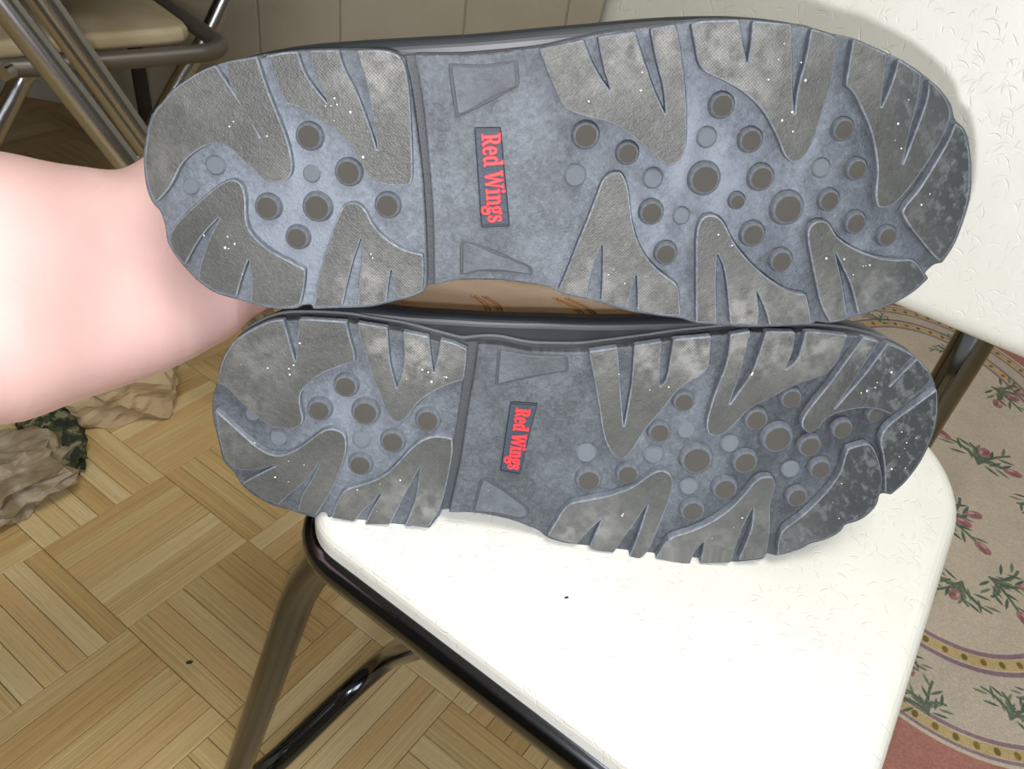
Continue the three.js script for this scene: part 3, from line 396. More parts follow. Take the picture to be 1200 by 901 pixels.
function makeBoot(sole, label, o) {
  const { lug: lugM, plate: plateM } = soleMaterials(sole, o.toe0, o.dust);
  const boot = thing('work_boot', label, 'boot', 'pair of work boots lying on the chair'), L = sole.length / 1000;
  const X = V(...sole.along), Z = V(...sole.facing), Y = new THREE.Vector3().crossVectors(Z, X);
  boot.position.set(...sole.origin); boot.quaternion.setFromRotationMatrix(new THREE.Matrix4().makeBasis(X, Y, Z));
  const outline = pairs(sole.outline), heel = pairs(sole.heelEdge), shank = pairs(sole.shankEdge);
  // tread base: heel plate and forefoot plate on the outsole core, a darker step between them
  const inHeel = outline.map((p) => p[0] < edgeX(heel, p[1])), first = inHeel.indexOf(false), last = inHeel.lastIndexOf(false);
  const heelPts = [...outline.slice(0, first), ...heel.slice().reverse(), ...outline.slice(last + 1)];
  const fore = outline.filter((p) => p[0] > edgeX(shank, p[1])), forePts = [...fore, ...shank];
  part('heel_plate', solid(softShape(heelPts, 0.0008, 0.004), -0.0100, -0.0034, 0.0007, L), plateM, boot);
  part('forefoot_plate', solid(softShape(forePts, 0.0008, 0.004), -0.0100, -0.0040, 0.0007, L), plateM, boot);
  const ring = resample(outline, 150), core = grow(ring, -0.0006);
  part('outsole', solid(softShape(core, 0.001, 0.003), -0.0175, -0.0092, 0.0008, L, 1), sideRubber, boot);
  part('outsole_ridge', solid(softShape(grow(ring, 0.0004), 0.001, 0.003), -0.0165, -0.0150, 0.0005, L, 1), sideRubber, boot);
  // the step in front of the heel
  part('heel_step', solid(softShape([...heel.map((p) => [p[0] - 0.0012, p[1]]), ...shank.slice().reverse().map((p) => [p[0] + 0.0012, p[1]])], 0.0005, 0.002), -0.0098, -0.0075, 0, L), darkRubber, boot);
  // the midsole runs straighter than the tread along the upper side
  const wideRing = (() => {
    const k = ring.length, flat = ring.map((p, i) => { let x = 0, y = 0; for (let d = -16; d <= 16; d++) { const q = ring[(i + d + k) % k]; x += q[0] / 33; y += q[1] / 33; } return [x, y]; }), out = grow(ring, 0.001);
    const fill = ring.map((p, i) => { const nx = (out[i][0] - p[0]) / 0.001, ny = (out[i][1] - p[1]) / 0.001; return p[1] > 0.01 ? clamp((flat[i][0] - p[0]) * nx + (flat[i][1] - p[1]) * ny + 0.0012, 0, 0.006) : 0; });
    const wide = ring.map((p, i) => { const nx = (out[i][0] - p[0]) / 0.001, ny = (out[i][1] - p[1]) / 0.001; let f = 0; for (let d = -7; d <= 7; d++) f += fill[(i + d + k) % k] / 15; f *= 1.6; return [p[0] + nx * f, p[1] + ny * f]; });
    return wide.map((p, i) => { let x = 0, y = 0; for (let d = -5; d <= 5; d++) { const q = wide[(i + d + k) % k]; x += q[0] / 11; y += q[1] / 11; } return [x, y]; });
  })();
  part('midsole', solid(softShape(grow(wideRing, 0.0020), 0.001, 0.003), -0.0300, -0.0170, 0.0042, L, 1, 6), midsoleRubber, boot);
  part('welt', solid(softShape(grow(wideRing, -0.0008), 0.001, 0.003), -0.0335, -0.0290, 0.0012, L, 1, 3), midsoleRubber, boot);
  // tread
  for (let i = 0; sole['lug' + i]; i++) {
    const pts = pairs(sole['lug' + i]), cx = pts.reduce((s, p) => s + p[0], 0) / pts.length;
    const low = cx < 0.1 ? -0.0040 : -0.0046;
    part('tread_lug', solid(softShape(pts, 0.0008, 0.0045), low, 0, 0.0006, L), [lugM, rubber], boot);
  }
  for (const [x, y, r, pale] of sole.studs) {
    const R = r / 1000, base = x < 100 ? -0.0038 : -0.0044, h = (pale ? 0.0013 : 0.0030) , prof = [[R * 1.12, 0], [R * 1.04, h - 0.0009], [R * 0.94, h - 0.0002], [R * 0.84, h], [0, h]].map((q) => new THREE.Vector2(q[0], q[1]));
    const g = new THREE.LatheGeometry(prof, 28); g.rotateX(Math.PI / 2); g.translate(x / 1000, y / 1000, base);
    const st = part('tread_stud', springBend(g, L), pale ? paleRubber : rubber, boot);
    if (!pale) { const f = new THREE.LatheGeometry([[R * 0.82, 0], [R * 0.81, 0.0003], [0, 0.00035]].map((q) => new THREE.Vector2(q[0], q[1])), 24); f.rotateX(Math.PI / 2); f.translate(x / 1000, y / 1000, base + h); part('stud_face', springBend(f, L), studRubber, st); }
  }
  // pale grit stuck to the tread
  {
    const bits = []; for (let k = 0; k < 46; k++) { const l = pairs(sole['lug' + Math.floor(rnd() * 11)]), q = l[Math.floor(rnd() * l.length)], c = [l.reduce((s, p) => s + p[0], 0) / l.length, l.reduce((s, p) => s + p[1], 0) / l.length], t = rr(0.25, 0.95), g = new THREE.IcosahedronGeometry(rr(0.0002, 0.00055), 0); g.deleteAttribute('uv'); g.scale(1, rr(0.6, 1.3), 0.6); g.translate(lerp(q[0], c[0], t), lerp(q[1], c[1], t), 0.0001); bits.push(springBend(g, L)); }
    part('grit', mergeGeometries(bits), gritMat, boot, 'stuff');
  }
  // raised outlines on the arch
  for (let i = 0; sole['panel' + i]; i++) {
    const pts = pairs(sole['panel' + i]), s = softShape(pts, 0.0012, 0.003), inner = softShape(pts.map((p) => { const c = pts.reduce((a, q) => [a[0] + q[0] / pts.length, a[1] + q[1] / pts.length], [0, 0]), l = Math.hypot(p[0] - c[0], p[1] - c[1]); return [lerp(p[0], c[0], 0.0013 / l), lerp(p[1], c[1], 0.0013 / l)]; }), 0.001, 0.003);
    part('arch_panel_edge', solid(s, -0.0062, -0.0037, 0.0003, L), darkRubber, boot);
    part('arch_panel', solid(inner, -0.0062, -0.0031, 0.0004, L), shankRubber, boot);
  }
  // label: dark rim, blue-black plate, raised red lettering that reads from the top down
  {
    const pts = pairs(sole.label), c = pts.reduce((a, q) => [a[0] + q[0] / 4, a[1] + q[1] / 4], [0, 0]), inset = (d) => pts.map((p) => { const l = Math.hypot(p[0] - c[0], p[1] - c[1]); return [lerp(p[0], c[0], d / l), lerp(p[1], c[1], d / l)]; });
    const rim = part('logo_label', solid(softShape(pts, 0.0006, 0.001), -0.006, -0.0031, 0.0003, L), labelRim, boot);
    part('label_plate', solid(softShape(inset(0.0011), 0.0005, 0.001), -0.006, -0.0029, 0.0002, L), labelRubber, rim);
    const t = pairs(sole.text), len = Math.hypot(t[1][0] - t[0][0], t[1][1] - t[0][1]), g = new TextGeometry('Red Wings', { font, size: 1, depth: 0.0009, curveSegments: 6, bevelEnabled: true, bevelSize: 0.03, bevelThickness: 0.0002, bevelSegments: 1 });
    g.computeBoundingBox(); const bb = g.boundingBox, k = len * (o.textLength ?? 1) / (bb.max.x - bb.min.x), ky = o.capHeight / 0.73;
    g.translate(-(bb.min.x + bb.max.x) / 2, -0.36, 0); g.scale(k, ky, 1); g.rotateZ(Math.atan2(t[1][1] - t[0][1], t[1][0] - t[0][0])); g.translate(c[0], c[1], -0.0031);
    part('label_lettering', g, redRubber, rim).userData.label = 'raised red lettering';
  }
  if (sole.emboss) {
    const t = pairs(sole.emboss), len = Math.hypot(t[1][0] - t[0][0], t[1][1] - t[0][1]), gs = 'OLASS8'.split('').map((ch, i) => { const g = new TextGeometry(ch, { font: plainFont, size: 0.0034, depth: 0.0005, curveSegments: 5, bevelEnabled: false }); g.translate(-0.0013, -0.0016, 0); g.rotateZ(Math.atan2(t[1][1] - t[0][1], t[1][0] - t[0][0])); g.translate(lerp(t[0][0], t[1][0], i / 7), lerp(t[0][1], t[1][1], i / 7), -0.0041); return g; });
    part('embossed_lettering', mergeGeometries(gs), shankRubber, boot);
  }
  // upper: rings from the welt to the collar
  const yMid = (Math.min(...outline.map((p) => p[1])) + Math.max(...outline.map((p) => p[1]))) / 2, half = (Math.max(...outline.map((p) => p[1])) - Math.min(...outline.map((p) => p[1]))) / 2;
  const base = grow(resample(wideRing, 96), -0.0032), levels = [0, 0.006, 0.014, 0.024, 0.034, 0.044, 0.054, 0.064, 0.074, 0.084, 0.095, 0.106, 0.118, 0.130];
  const front = [L - 0.004, L - 0.003, L - 0.004, L - 0.008, L - 0.016, L - 0.034, L - 0.066, L - 0.102, L - 0.134, L - 0.158, L - 0.170, L - 0.175, L - 0.178, L - 0.176];
  const back = [0.004, 0.003, 0.003, 0.004, 0.006, 0.009, 0.012, 0.015, 0.017, 0.018, 0.018, 0.017, 0.014, 0.012], wide = [1, 0.985, 0.965, 0.935, 0.90, 0.865, 0.82, 0.77, 0.72, 0.68, 0.65, 0.64, 0.64, 0.65];
  const tilt = (h) => o.lean * h * smooth(h, 0, 0.1);
  const point = (h, i) => {
    let a = 0; while (a < levels.length - 2 && levels[a + 1] < h) a++; const t = clamp((h - levels[a]) / (levels[a + 1] - levels[a]), 0, 1);
    const xf = lerp(front[a], front[a + 1], t), xb = lerp(back[a], back[a + 1], t), w = lerp(wide[a], wide[a + 1], t), [bx, by] = base[i], f = clamp(bx / L, 0, 1), e = smooth(h, 0.04, 0.1);
    const ang = Math.acos(clamp(1 - 2 * f, -1, 1)), ell = Math.sign(by - yMid) * Math.sin(ang) * half;
    return V(lerp(xb, xf, f), lerp(yMid + (by - yMid) * w, yMid + ell * w, e) + tilt(h), -0.0325 - h - (h > 0.03 ? 0 : 0.010 * smooth(lerp(xb, xf, f), 0.21, L) ** 2 * (1 - h / 0.03)));
  };
  {
    const n = 96, pos = [], uv = [], idx = [];
    levels.forEach((h, r) => { for (let i = 0; i < n; i++) { const q = point(h, i); pos.push(q.x, q.y, q.z); uv.push(i / n * 0.7, h); } });
    for (let r = 0; r + 1 < levels.length; r++) for (let i = 0; i < n; i++) { const j = (i + 1) % n, a = r * n + i, b = r * n + j; idx.push(a, a + n, b, b, a + n, b + n); }
    const g = new THREE.BufferGeometry(); g.setAttribute('position', new THREE.Float32BufferAttribute(pos, 3)); g.setAttribute('uv', new THREE.Float32BufferAttribute(uv, 2)); g.setIndex(idx); g.computeVertexNormals();
    const upper = part('leather_upper', g, new THREE.MeshStandardMaterial().copy(leather), boot); upper.material.side = THREE.DoubleSide;
    const collar = []; for (let i = 0; i < n; i++) collar.push(point(0.1295, i));
    part('padded_collar', new THREE.TubeGeometry(new THREE.CatmullRomCurve3(collar, true), 96, 0.005, 10, true), lining, upper);
    part('insole', new THREE.ExtrudeGeometry(softShape(grow(base, -0.004), 0.001, 0.003), { depth: 0.004, bevelEnabled: false }).translate(0, 0, -0.038), lining, boot);
    // stitched double seams down the side that faces up
    const sideAt = (x, h) => { let best = null; for (let i = 0; i < n; i++) { const q = point(h, i); if (q.y - (yMid + tilt(h)) > 0 && (!best || Math.abs(q.x - x) < Math.abs(best.x - x))) best = q; } const i0 = best; return V(x, i0.y, i0.z); };
    const stitches = [];
    for (const [x0, h0, x1, h1] of o.seams) for (const k of [-1, -0.4, 0.8, 1.4]) for (let s = 0; s < 18; s++) {
      const t = s / 18, u = (s + 0.6) / 18, bow = (q) => 0.004 * Math.sin(q * Math.PI), a = sideAt(lerp(x0, x1, t) + k * 0.0032 + bow(t), lerp(h0, h1, t)), b = sideAt(lerp(x0, x1, u) + k * 0.0032 + bow(u), lerp(h0, h1, u));
      const g = new THREE.CapsuleGeometry(0.00042, a.distanceTo(b), 3, 6), d = b.clone().sub(a).normalize(); g.applyQuaternion(new THREE.Quaternion().setFromUnitVectors(V(0, 1, 0), d)); const c = a.add(b).multiplyScalar(0.5); g.translate(c.x, c.y + 0.0003, c.z); stitches.push(g);
    }
    if (stitches.length) part('stitching', mergeGeometries(stitches), thread, upper, 'stuff');
    // lacing over the instep
    for (let k = 0; k < 5; k++) {
      const h = 0.066 + k * 0.012, pts = []; for (let i = -4; i <= 4; i++) { let m = 0, bx = -1; for (let q = 0; q < n; q++) if (base[q][0] > bx) { bx = base[q][0]; m = q; } const p = point(h, (m + i + n) % n); pts.push(V(p.x + 0.003, p.y, p.z)); }
      part('lace', new THREE.TubeGeometry(new THREE.CatmullRomCurve3(pts), 24, 0.0024, 8), laceMat, boot);
    }
  }
  return boot;
}
const upperBoot = makeBoot(upperSole, 'upper work boot of the pair, its wide dusty lugged sole covering the hand', { toe0: 274, dust: 0.30, capHeight: 0.0051, lean: -0.03, seams: [] });
const lowerBoot = makeBoot(lowerSole, 'lower work boot of the pair, lying right on the white seat, with a scuffed toe', { toe0: 252, dust: 0.14, capHeight: 0.0046, textLength: 0.92, lean: 0.14, seams: [[0.111, 0.045, 0.119, 0.0], [0.153, 0.045, 0.164, 0.0]] });

// ---------------------------------------------------------------- the chair the boots lie on
{
  const chair = thing('folding_chair', 'near chair with glossy cream vinyl seat and backrest, the boots resting on it', 'chair');
  const ox = 0.137, oz = -0.15, a = V(0.866, 0, 0.5), b = V(-0.5, 0, 0.866), corner = V(-0.102, 0, -0.241);
  chair.position.copy(corner).addScaledVector(a, ox).addScaledVector(b, oz); chair.rotation.y = -Math.PI / 6;
  const at = (x, y, z) => V(x - ox, y, z - oz);
  const seatPts = [[0.006, 0.005], [0.276, 0.005], [0.268, 0.315], [0.012, 0.315]].map(([x, d]) => [x - ox, d + oz]);
  const sh = (() => { // rounded corners: small in front, wide at the back
    const s = new THREE.Shape(), R = [0.03, 0.04, 0.085, 0.085], n = 4;
    for (let i = 0; i < n; i++) {
      const p = new THREE.Vector2(...seatPts[(i + 3) % 4]), q = new THREE.Vector2(...seatPts[i]), r = new THREE.Vector2(...seatPts[(i + 1) % 4]);
      const e = q.clone().add(p.clone().sub(q).setLength(R[i])), f = q.clone().add(r.clone().sub(q).setLength(R[i]));
      if (i) s.lineTo(e.x, e.y); else s.moveTo(e.x, e.y); s.bezierCurveTo(lerp(e.x, q.x, 0.56), lerp(e.y, q.y, 0.56), lerp(f.x, q.x, 0.56), lerp(f.y, q.y, 0.56), f.x, f.y);
    }
    return s;
  })();
  const seat = new THREE.ExtrudeGeometry(sh, { depth: 0.006, bevelEnabled: true, bevelThickness: 0.009, bevelSize: 0.009, bevelOffset: -0.009, bevelSegments: 6, curveSegments: 16 });
  seat.rotateX(-Math.PI / 2); seat.translate(0, 0.4352, 0);
  part('seat_cushion', seat, vinyl, chair);
  part('seat_rail', tube([at(0.246, 0.414, -0.27), at(0.254, 0.415, -0.05), at(0.252, 0.4270, -0.0065), at(0.004, 0.4270, -0.0065), at(0.013, 0.418, -0.27)], 0.0085, 0.035, 120), chrome, chair);
  part('seat_pan', new THREE.BoxGeometry(0.225, 0.004, 0.25).translate(0, 0.424, 0), paintedSteel, chair);
  // padded backrest, gently curved round the sitter
  {
    const bw = 0.42, bh = 0.27, R = 0.055, t = 0.026, pts2 = [];
    for (let k = 0; k < 4; k++) for (let i = 0; i <= 10; i++) { const q = (k + i / 10) * Math.PI / 2, cx = (k === 0 || k === 3 ? 1 : -1) * (bw / 2 - R), cy = (k < 2 ? 1 : -1) * (bh / 2 - R); pts2.push([cx + Math.cos(q) * R, cy + Math.sin(q) * R]); }
    // rings shrink from the outline to the middle so that the panel can bend and crown
    const pos = [], uv = [], idx = [];
    const profile = []; for (let i = 0; i <= 8; i++) { const q = -Math.PI / 2 + i / 8 * Math.PI; profile.push([0.0095 * (1 - Math.cos(q)), Math.sin(q) * t / 2]); }
    const inner = [0.90, 0.78, 0.64, 0.48, 0.30, 0.12, 0.001], all = [...inner.slice().reverse().map((f) => [f, -t / 2]), ...profile.map(([d, z]) => [1 - d / 0.13, z]), ...inner.map((f) => [f, t / 2])], m = pts2.length;
    for (const [f, z] of all) for (const [x, y] of pts2) { const X = x * f, Y = y * f; pos.push(X, Y, z + Math.sign(z) * 0.004 * (1 - f * f) + 0.20 * X * X); uv.push(X, Y); }
    for (let k = 0; k + 1 < all.length; k++) for (let i = 0; i < m; i++) { const a2 = k * m + i, b2 = k * m + (i + 1) % m; idx.push(a2, b2, a2 + m, b2, b2 + m, a2 + m); }
    let g = new THREE.BufferGeometry(); g.setAttribute('position', new THREE.Float32BufferAttribute(pos, 3)); g.setAttribute('uv', new THREE.Float32BufferAttribute(uv, 2)); g.setIndex(idx); g.computeVertexNormals();
    g.translate(0, bh / 2, 0); g.rotateX(-0.12); const q = at(0.158, 0.509, -0.325); g.translate(q.x, q.y, q.z);
    part('backrest', g, vinyl, chair);
  }
  for (const s of [0, 1]) {
    const m = (x) => s ? 0.274 - x : x;
    part('back_upright', tube([at(m(0.046), 0.72, -0.385), at(m(0.039), 0.5, -0.352), at(m(0.038), 0.40, -0.368), at(m(0.02), 0.012 + s * 0.0075, -0.40)], 0.0118, 0.06), chrome, chair);
    part('leg_frame', tube([at(m(0.026), 0.416, -0.034), at(m(-0.018), 0.35, -0.036), at(m(-0.081), 0.0115, 0.014), at(m(-0.079), 0.0115, -0.178), at(m(0.06), 0.30, -0.094), at(m(0.099), 0.418, -0.028)], 0.0105, 0.07, 160), oldChrome, chair);
    part('rubber_foot', new THREE.CylinderGeometry(0.0135, 0.0145, 0.014, 20).translate(m(0.02) - ox, 0.007 + s * 0.0075, -0.40 - oz), rubberFoot, chair);
  }
}

// ---------------------------------------------------------------- the chair behind, at the left
{
  const chair = thing('folding_chair', 'far chair with a yellowed vinyl seat and crossed chrome tubes, standing by the panelled wall', 'chair');
  const o = V(-0.68, 0, -0.83); chair.position.copy(o);
  const w = (x, y, z) => V(x - o.x, y, z - o.z), e1 = V(0.69, 0, -0.72).normalize(), e2 = V(-0.72, 0, -0.69).normalize(), c = V(-0.44, 0, -0.958);
  const local = (u, y, d) => c.clone().addScaledVector(e1, u).addScaledVector(e2, d).sub(o).setY(y);
  const onward = (p, q, y) => p.clone().lerp(q, (y - p.y) / (q.y - p.y));
  const pts = [[-0.37, 0.006], [-0.004, 0.006], [-0.004, 0.33], [-0.37, 0.33]], s = softShape(pts, 0.03, 0.03);
  const g = new THREE.ExtrudeGeometry(s, { depth: 0.004, bevelEnabled: true, bevelThickness: 0.008, bevelSize: 0.008, bevelOffset: -0.008, bevelSegments: 5 });
  g.applyMatrix4(new THREE.Matrix4().makeBasis(e1, e2, V(0, 1, 0)).setPosition(c.x - o.x, 0.414, c.z - o.z));
  part('seat_cushion', g, oldVinyl, chair);
  part('seat_rail', tube([local(-0.33, 0.397, 0.02), local(-0.15, 0.397, 0.004), local(0.035, 0.397, -0.002), local(0.03, 0.397, 0.32), local(-0.33, 0.397, 0.3)], 0.0105, 0.04, 90), paintedSteel, chair);
  const a0 = w(-0.4771, 0.5154, -0.6676), a1 = w(-0.4021, 0.3597, -0.6966), b0 = w(-0.4687, 0.5069, -0.7121), b1 = w(-0.4208, 0.3760, -0.7481);
  part('side_tube', tube([onward(a0, a1, 0.82), onward(a0, a1, 0.011)], 0.0125), brushedSteel, chair);
  part('side_tube', tube([onward(b0, b1, 0.82), onward(b0, b1, 0.011)], 0.0125), brushedSteel, chair);
  part('rear_leg', tube([w(-0.47, 0.47, -1.2), w(-0.488, 0.408, -1.146), w(-0.505, 0.359, -1.106), w(-0.536, 0.303, -1.061), w(-0.66, 0.012, -0.87)], 0.0115, 0.03), brushedSteel, chair);
  part('front_leg', tube([w(-0.58, 0.40, -0.868), w(-0.608, 0.377, -0.864), w(-0.626, 0.326, -0.82), w(-0.75, 0.012, -0.57)], 0.0110, 0.03), brushedSteel, chair);
  part('cross_tube', tube([w(-0.646, 0.39, -1.18), w(-0.648, 0.293, -1.182), w(-0.665, 0.175, -1.215), w(-0.69, 0.012, -1.26)], 0.011), rubberFoot, chair);
  part('pivot_bolt', new THREE.CylinderGeometry(0.008, 0.009, 0.012, 8).rotateX(Math.PI / 2).translate(-0.585 - o.x, 0.398, -0.8 - o.z), brushedSteel, chair);
  // its backrest, above the frame
  const back = new RoundedBoxGeometry(0.03, 0.22, 0.36, 4, 0.014); back.rotateZ(0.2); back.applyMatrix4(new THREE.Matrix4().makeBasis(e1, V(0, 1, 0), e2.clone().negate()).setPosition(local(-0.29, 0.7, 0.14)));
  part('backrest', back, oldVinyl, chair);
}

// unseen table, added over the far chair to shade that corner
{
  const table = thing('added_shade_table', 'dark wooden pedestal table over the far chair, beyond the top left corner', 'table');
  table.position.set(-1.06, 0, -1.14);
  const wood = S({ name: 'dark_table_wood', color: 0x4a3524, roughness: 0.55 });
  part('table_top', new RoundedBoxGeometry(1.36, 0.03, 0.88, 3, 0.01).translate(0, 0.745, 0), wood, table);
  part('pedestal', new THREE.LatheGeometry([[0.19, 0], [0.19, 0.02], [0.06, 0.06], [0.045, 0.3], [0.06, 0.66], [0.16, 0.73]].map((q) => new THREE.Vector2(q[0], q[1])), 32).translate(-0.12, 0, -0.05), wood, table);
}

// ---------------------------------------------------------------- crumpled things on the floor at the left
{
  const nz = new ImprovedNoise();
  function crumple(sx, sy, sz, f, amp, q, flat) {
    const g = mergeVertices(new THREE.IcosahedronGeometry(1, 9).deleteAttribute('normal').deleteAttribute('uv')), p = g.attributes.position, uv = [];
    for (let i = 0; i < p.count; i++) {
      let x = p.getX(i), y = p.getY(i), z = p.getZ(i); const k = 1 / Math.max(Math.abs(x), Math.abs(y), Math.abs(z)), box = lerp(1, k, flat);
      const r1 = 1 - Math.abs(nz.noise(x * f + q, y * f, z * f)) * 2, r2 = 1 - Math.abs(nz.noise(x * f * 2.3, y * f * 2.3 + q, z * f * 2.3)) * 2, r3 = nz.noise(x * f * 5, y * f * 5, z * f * 5 + q);
      const d = box * (1 + amp * (r1 - 0.5) + amp * 0.5 * (r2 - 0.5) + amp * 0.25 * r3); x *= d * sx; y *= d * sy; z *= d * sz; y = Math.max(y, -sy * 0.94);
      p.setXYZ(i, x, y + sy * 0.94, z); uv.push(x, y + z);
    }
    g.setAttribute('uv', new THREE.Float32BufferAttribute(uv, 2)); g.computeVertexNormals(); return g;
  }
  const paper = S({ name: 'brown_paper', flatShading: true, map: texture(512, 4, (i) => mix([164, 140, 102], [198, 180, 146], N1[i])), roughness: 0.9 });
  const plastic = P({ name: 'cloudy_plastic', flatShading: true, map: texture(512, 5, (i) => mix([128, 112, 86], [172, 158, 136], clamp(N2[i] * 1.7 - 0.35, 0, 1))), roughness: 0.5 });
  const camo = S({ name: 'camouflage_cloth', roughness: 0.95, map: texture(512, 8, (i) => { const a = N2[i], c = N1[i]; return a > 0.58 ? [40, 44, 30] : c > 0.56 ? [96, 92, 62] : a < 0.42 ? [128, 124, 96] : [62, 72, 44]; }) });
  const bag = part('paper_bag', crumple(0.064, 0.050, 0.052, 1.1, 0.22, 3.1, 0.6), paper, scene); bag.position.set(-0.500, 0.0, -0.745); bag.rotation.y = 0.5;
  tag(bag, 'crumpled brown paper bag on the parquet, just under the forearm', 'paper bag');
  const cl = part('camouflage_cloth', crumple(0.075, 0.020, 0.028, 1.6, 0.3, 8.3, 0.1), camo, scene); cl.position.set(-0.545, 0.0, -0.655); cl.rotation.y = -0.75;
  tag(cl, 'dark green camouflage cloth between the paper bag and the plastic bag', 'cloth');
  const sack = part('plastic_bag', crumple(0.075, 0.026, 0.055, 1.3, 0.28, 5.7, 0.3), plastic, scene); sack.position.set(-0.555, 0.0, -0.560); sack.rotation.y = 0.9;
  tag(sack, 'crumpled greyish brown plastic bag at the left edge of the parquet', 'bag');
}

// specks that have dropped from the tread
for (const [x, y, z, k, label] of [[0.0398, 0.4505, -0.2165, 0.0007, 'tiny dark crumb alone on the bare white seat below the boots'], [-0.2660, 0.001, -0.4025, 0.0022, 'small dark crumb on the parquet left of the near chair leg']]) {
  const g = new THREE.DodecahedronGeometry(k, 0); g.scale(1.6, 0.7, 0.8); const c = part('crumb', g, S({ name: 'dark_crumb', color: 0x3a3128, roughness: 0.9 }), scene); c.position.set(x, y, z); c.rotation.y = 0.4; tag(c, label, 'crumb');
}

// ---------------------------------------------------------------- the arm that holds the boots
{
  upperBoot.updateMatrixWorld(); const B = (x, y, z) => V(x / 1000, y / 1000, z / 1000).applyMatrix4(upperBoot.matrixWorld);
  const caps = [];  // [a, ra, b, rb]
  const bone = (a, ra, b, rb) => caps.push([a, ra, b, rb]);
  const chain = (...q) => { for (let i = 0; i + 3 < q.length; i += 2) bone(q[i], q[i + 1], q[i + 2], q[i + 3]); };
  const elbow = V(-0.2934, 0.5360, -0.2226);
  const upper = [V(-0.2967, 0.5509, -0.2346), 0.040, V(-0.2179, 0.5515, -0.2672), 0.034, V(-0.1984, 0.5454, -0.2879), 0.0285, V(-0.1831, 0.5418, -0.3017), 0.0258];
  const lower = [V(-0.2903, 0.5220, -0.2114), 0.040, V(-0.2117, 0.5234, -0.2446), 0.0355, V(-0.1924, 0.5181, -0.2660), 0.0300, V(-0.1774, 0.5159, -0.2809), 0.0262];
  chain(...upper); chain(...lower);
  chain(elbow, 0.045, V(-0.2161, 0.5362, -0.2575), 0.038, V(-0.1813, 0.5278, -0.2930), 0.026);
  bone(V(-0.350, 0.790, 0.040), 0.050, elbow, 0.045);
  // palm, fingers over the heel counter, thumb under it
  const palmTop = B(-22, -26, -96), palmLow = B(-20, -50, -88);
  bone(V(-0.1831, 0.5418, -0.3017), 0.0258, palmTop, 0.019); bone(V(-0.1774, 0.5159, -0.2809), 0.0262, palmLow, 0.018); bone(palmTop, 0.019, palmLow, 0.018);
  const fingers = [[0, -76, 8.6, 1.0], [3, -94, 9.0, 1.08], [3, -112, 8.6, 1.0], [0, -128, 7.6, 0.82]];
  fingers.forEach(([y, z, r, l], i) => {
    const k = B(-20 + i, -20 - i * 2, z), a = B(-6, 6 + y, z), b = B(18 * l, 20, z), c = B(38 * l, 22, z), d = B(56 * l, 19, z);
    chain(k, 0.0105, a, r / 1000, b, r / 1050, c, r / 1150, d, r / 1300);
  });
  chain(V(-0.1774, 0.5159, -0.2809), 0.0262, V(-0.1630, 0.5139, -0.2921), 0.0215, V(-0.1508, 0.5122, -0.3061), 0.0172, V(-0.1379, 0.5069, -0.3300), 0.0108, V(-0.1273, 0.4999, -0.3475), 0.0095, V(-0.1153, 0.4947, -0.3562), 0.008);
  // field
  const box = new THREE.Box3(); caps.forEach(([a, ra, b, rb]) => { box.expandByPoint(a); box.expandByPoint(b); }); box.expandByScalar(0.06);
  const size = 150, c = box.getCenter(V(0, 0, 0)), hs = box.getSize(V(0, 0, 0)).multiplyScalar(0.5), skinM = S({ name: 'skin' }), mc = new MarchingCubes(size, skinM, false, false, 400000); mc.isolation = 0;
  const pre = caps.map(([a, ra, b, rb]) => ({ a, ra, rb, d: b.clone().sub(a), l2: a.distanceToSquared(b) })), half = size / 2;
  for (let z = 0; z < size; z++) for (let y = 0; y < size; y++) for (let x = 0; x < size; x++) {
    const px = c.x + (x - half) / half * hs.x, py = c.y + (y - half) / half * hs.y, pz = c.z + (z - half) / half * hs.z; let acc = 0, best = 9;
    for (const q of pre) {
      const dx = px - q.a.x, dy = py - q.a.y, dz = pz - q.a.z, t = clamp((dx * q.d.x + dy * q.d.y + dz * q.d.z) / q.l2, 0, 1), ex = dx - q.d.x * t, ey = dy - q.d.y * t, ez = dz - q.d.z * t;
      const d = Math.sqrt(ex * ex + ey * ey + ez * ez) - (q.ra + (q.rb - q.ra) * t); if (d < best) best = d; if (d < 0.05) acc += Math.exp(-d / 0.0038);
    }
    mc.field[z * size * size + y * size + x] = acc > 0 ? 0.0038 * Math.log(acc) : -best;
  }
  mc.update();
  const pos = new Float32Array(mc.count * 3); for (let i = 0; i < mc.count; i++) { pos[i * 3] = c.x + mc.positionArray[i * 3] * hs.x; pos[i * 3 + 1] = c.y + mc.positionArray[i * 3 + 1] * hs.y; pos[i * 3 + 2] = c.z + mc.positionArray[i * 3 + 2] * hs.z; }
  let g = new THREE.BufferGeometry(); g.setAttribute('position', new THREE.BufferAttribute(pos, 3)); g = mergeVertices(g, 1e-5); g.computeVertexNormals();
  const nz = new ImprovedNoise(), col = [], p = g.attributes.position;
  for (let i = 0; i < p.count; i++) { const x = p.getX(i), y = p.getY(i), z = p.getZ(i), t = clamp(0.5 + nz.noise(x * 28, y * 28, z * 28) * 0.7 + nz.noise(x * 110, y * 110, z * 110) * 0.25, 0, 1); const cc = new THREE.Color().setRGB(...mix([202, 165, 156], [212, 178, 171], t).map((q) => q / 255), THREE.SRGBColorSpace); col.push(cc.r, cc.g, cc.b); }
  g.setAttribute('color', new THREE.Float32BufferAttribute(col, 3));
  const person = part('person', g, P({ name: 'pale_skin', vertexColors: true, roughness: 0.55, sheen: 0.3, sheenColor: new THREE.Color(0xffd8cc), sheenRoughness: 0.6 }), scene);
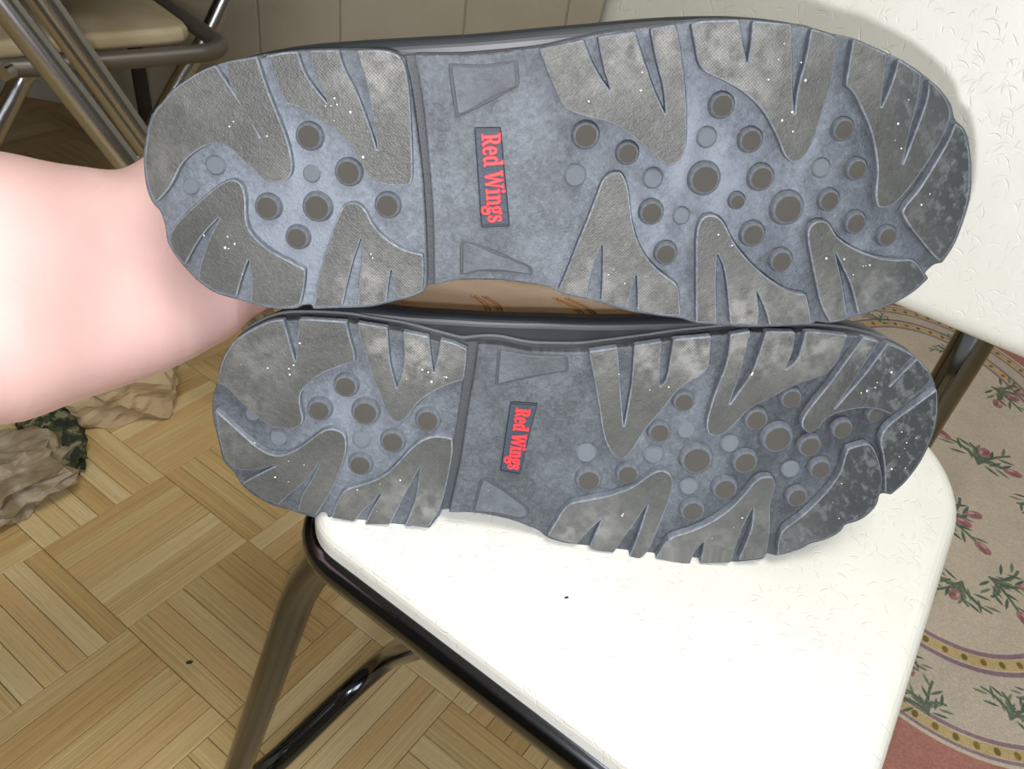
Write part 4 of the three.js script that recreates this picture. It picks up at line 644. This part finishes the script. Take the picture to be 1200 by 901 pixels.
  const sleeve = new THREE.TubeGeometry(new THREE.LineCurve3(V(-0.352, 0.795, 0.046), V(-0.312, 0.690, -0.052)), 12, 0.062, 28); const sp = sleeve.attributes.position;
  for (let i = 0; i < sp.count; i++) { const k = 0.0035 * nz.noise(sp.getX(i) * 40, sp.getY(i) * 40, sp.getZ(i) * 40); sp.setXYZ(i, sp.getX(i) + k, sp.getY(i) + k, sp.getZ(i) - k); } sleeve.computeVertexNormals();
  const cloth = S({ name: 'navy_cotton', color: 0x1f2a44, roughness: 0.95, side: THREE.DoubleSide });
  part('shirt_sleeve', mergeGeometries([sleeve, new THREE.SphereGeometry(0.062, 24, 14).translate(-0.352, 0.795, 0.046)]), cloth, person);
  tag(person, 'bare pale forearm reaching in from the left, its hand gripping the boots behind the heels', 'person');
}

// ---------------------------------------------------------------- the phone that takes the picture, its flash beside the lens
{
  const phone = thing('phone', 'phone held up to the boots with its flash lit, behind the picture', 'phone');
  phone.position.copy(camera.position); phone.quaternion.copy(camera.quaternion);
  const black = S({ name: 'phone_black', color: 0x111214, roughness: 0.35 });
  part('phone_body', new RoundedBoxGeometry(0.150, 0.074, 0.008, 4, 0.0035).translate(0.045, -0.012, 0.0105), black, phone);
  part('camera_lens', new THREE.CylinderGeometry(0.006, 0.006, 0.002, 24).rotateX(Math.PI / 2).translate(0, 0, 0.0056), black, phone);
  part('flash_lamp', new THREE.CylinderGeometry(0.003, 0.003, 0.0012, 20).rotateX(Math.PI / 2).translate(-0.009, -0.028, 0.006), S({ color: 0xffffff, emissive: 0xffffff, emissiveIntensity: 4 }), phone);
  const flash = new THREE.SpotLight(0xfdfaff, FLASH, 0, 1.2, 0.3, 2); flash.name = 'flash_source'; flash.castShadow = true; flash.shadow.radius = 0.25;
  flash.position.set(-0.009, -0.028, 0.0025); flash.target.position.set(-0.009, -0.028, -1); phone.add(flash, flash.target);
}

scene.traverse((o) => { if (o.isMesh) o.castShadow = o.receiveShadow = true; });
renderer.render(scene, camera);
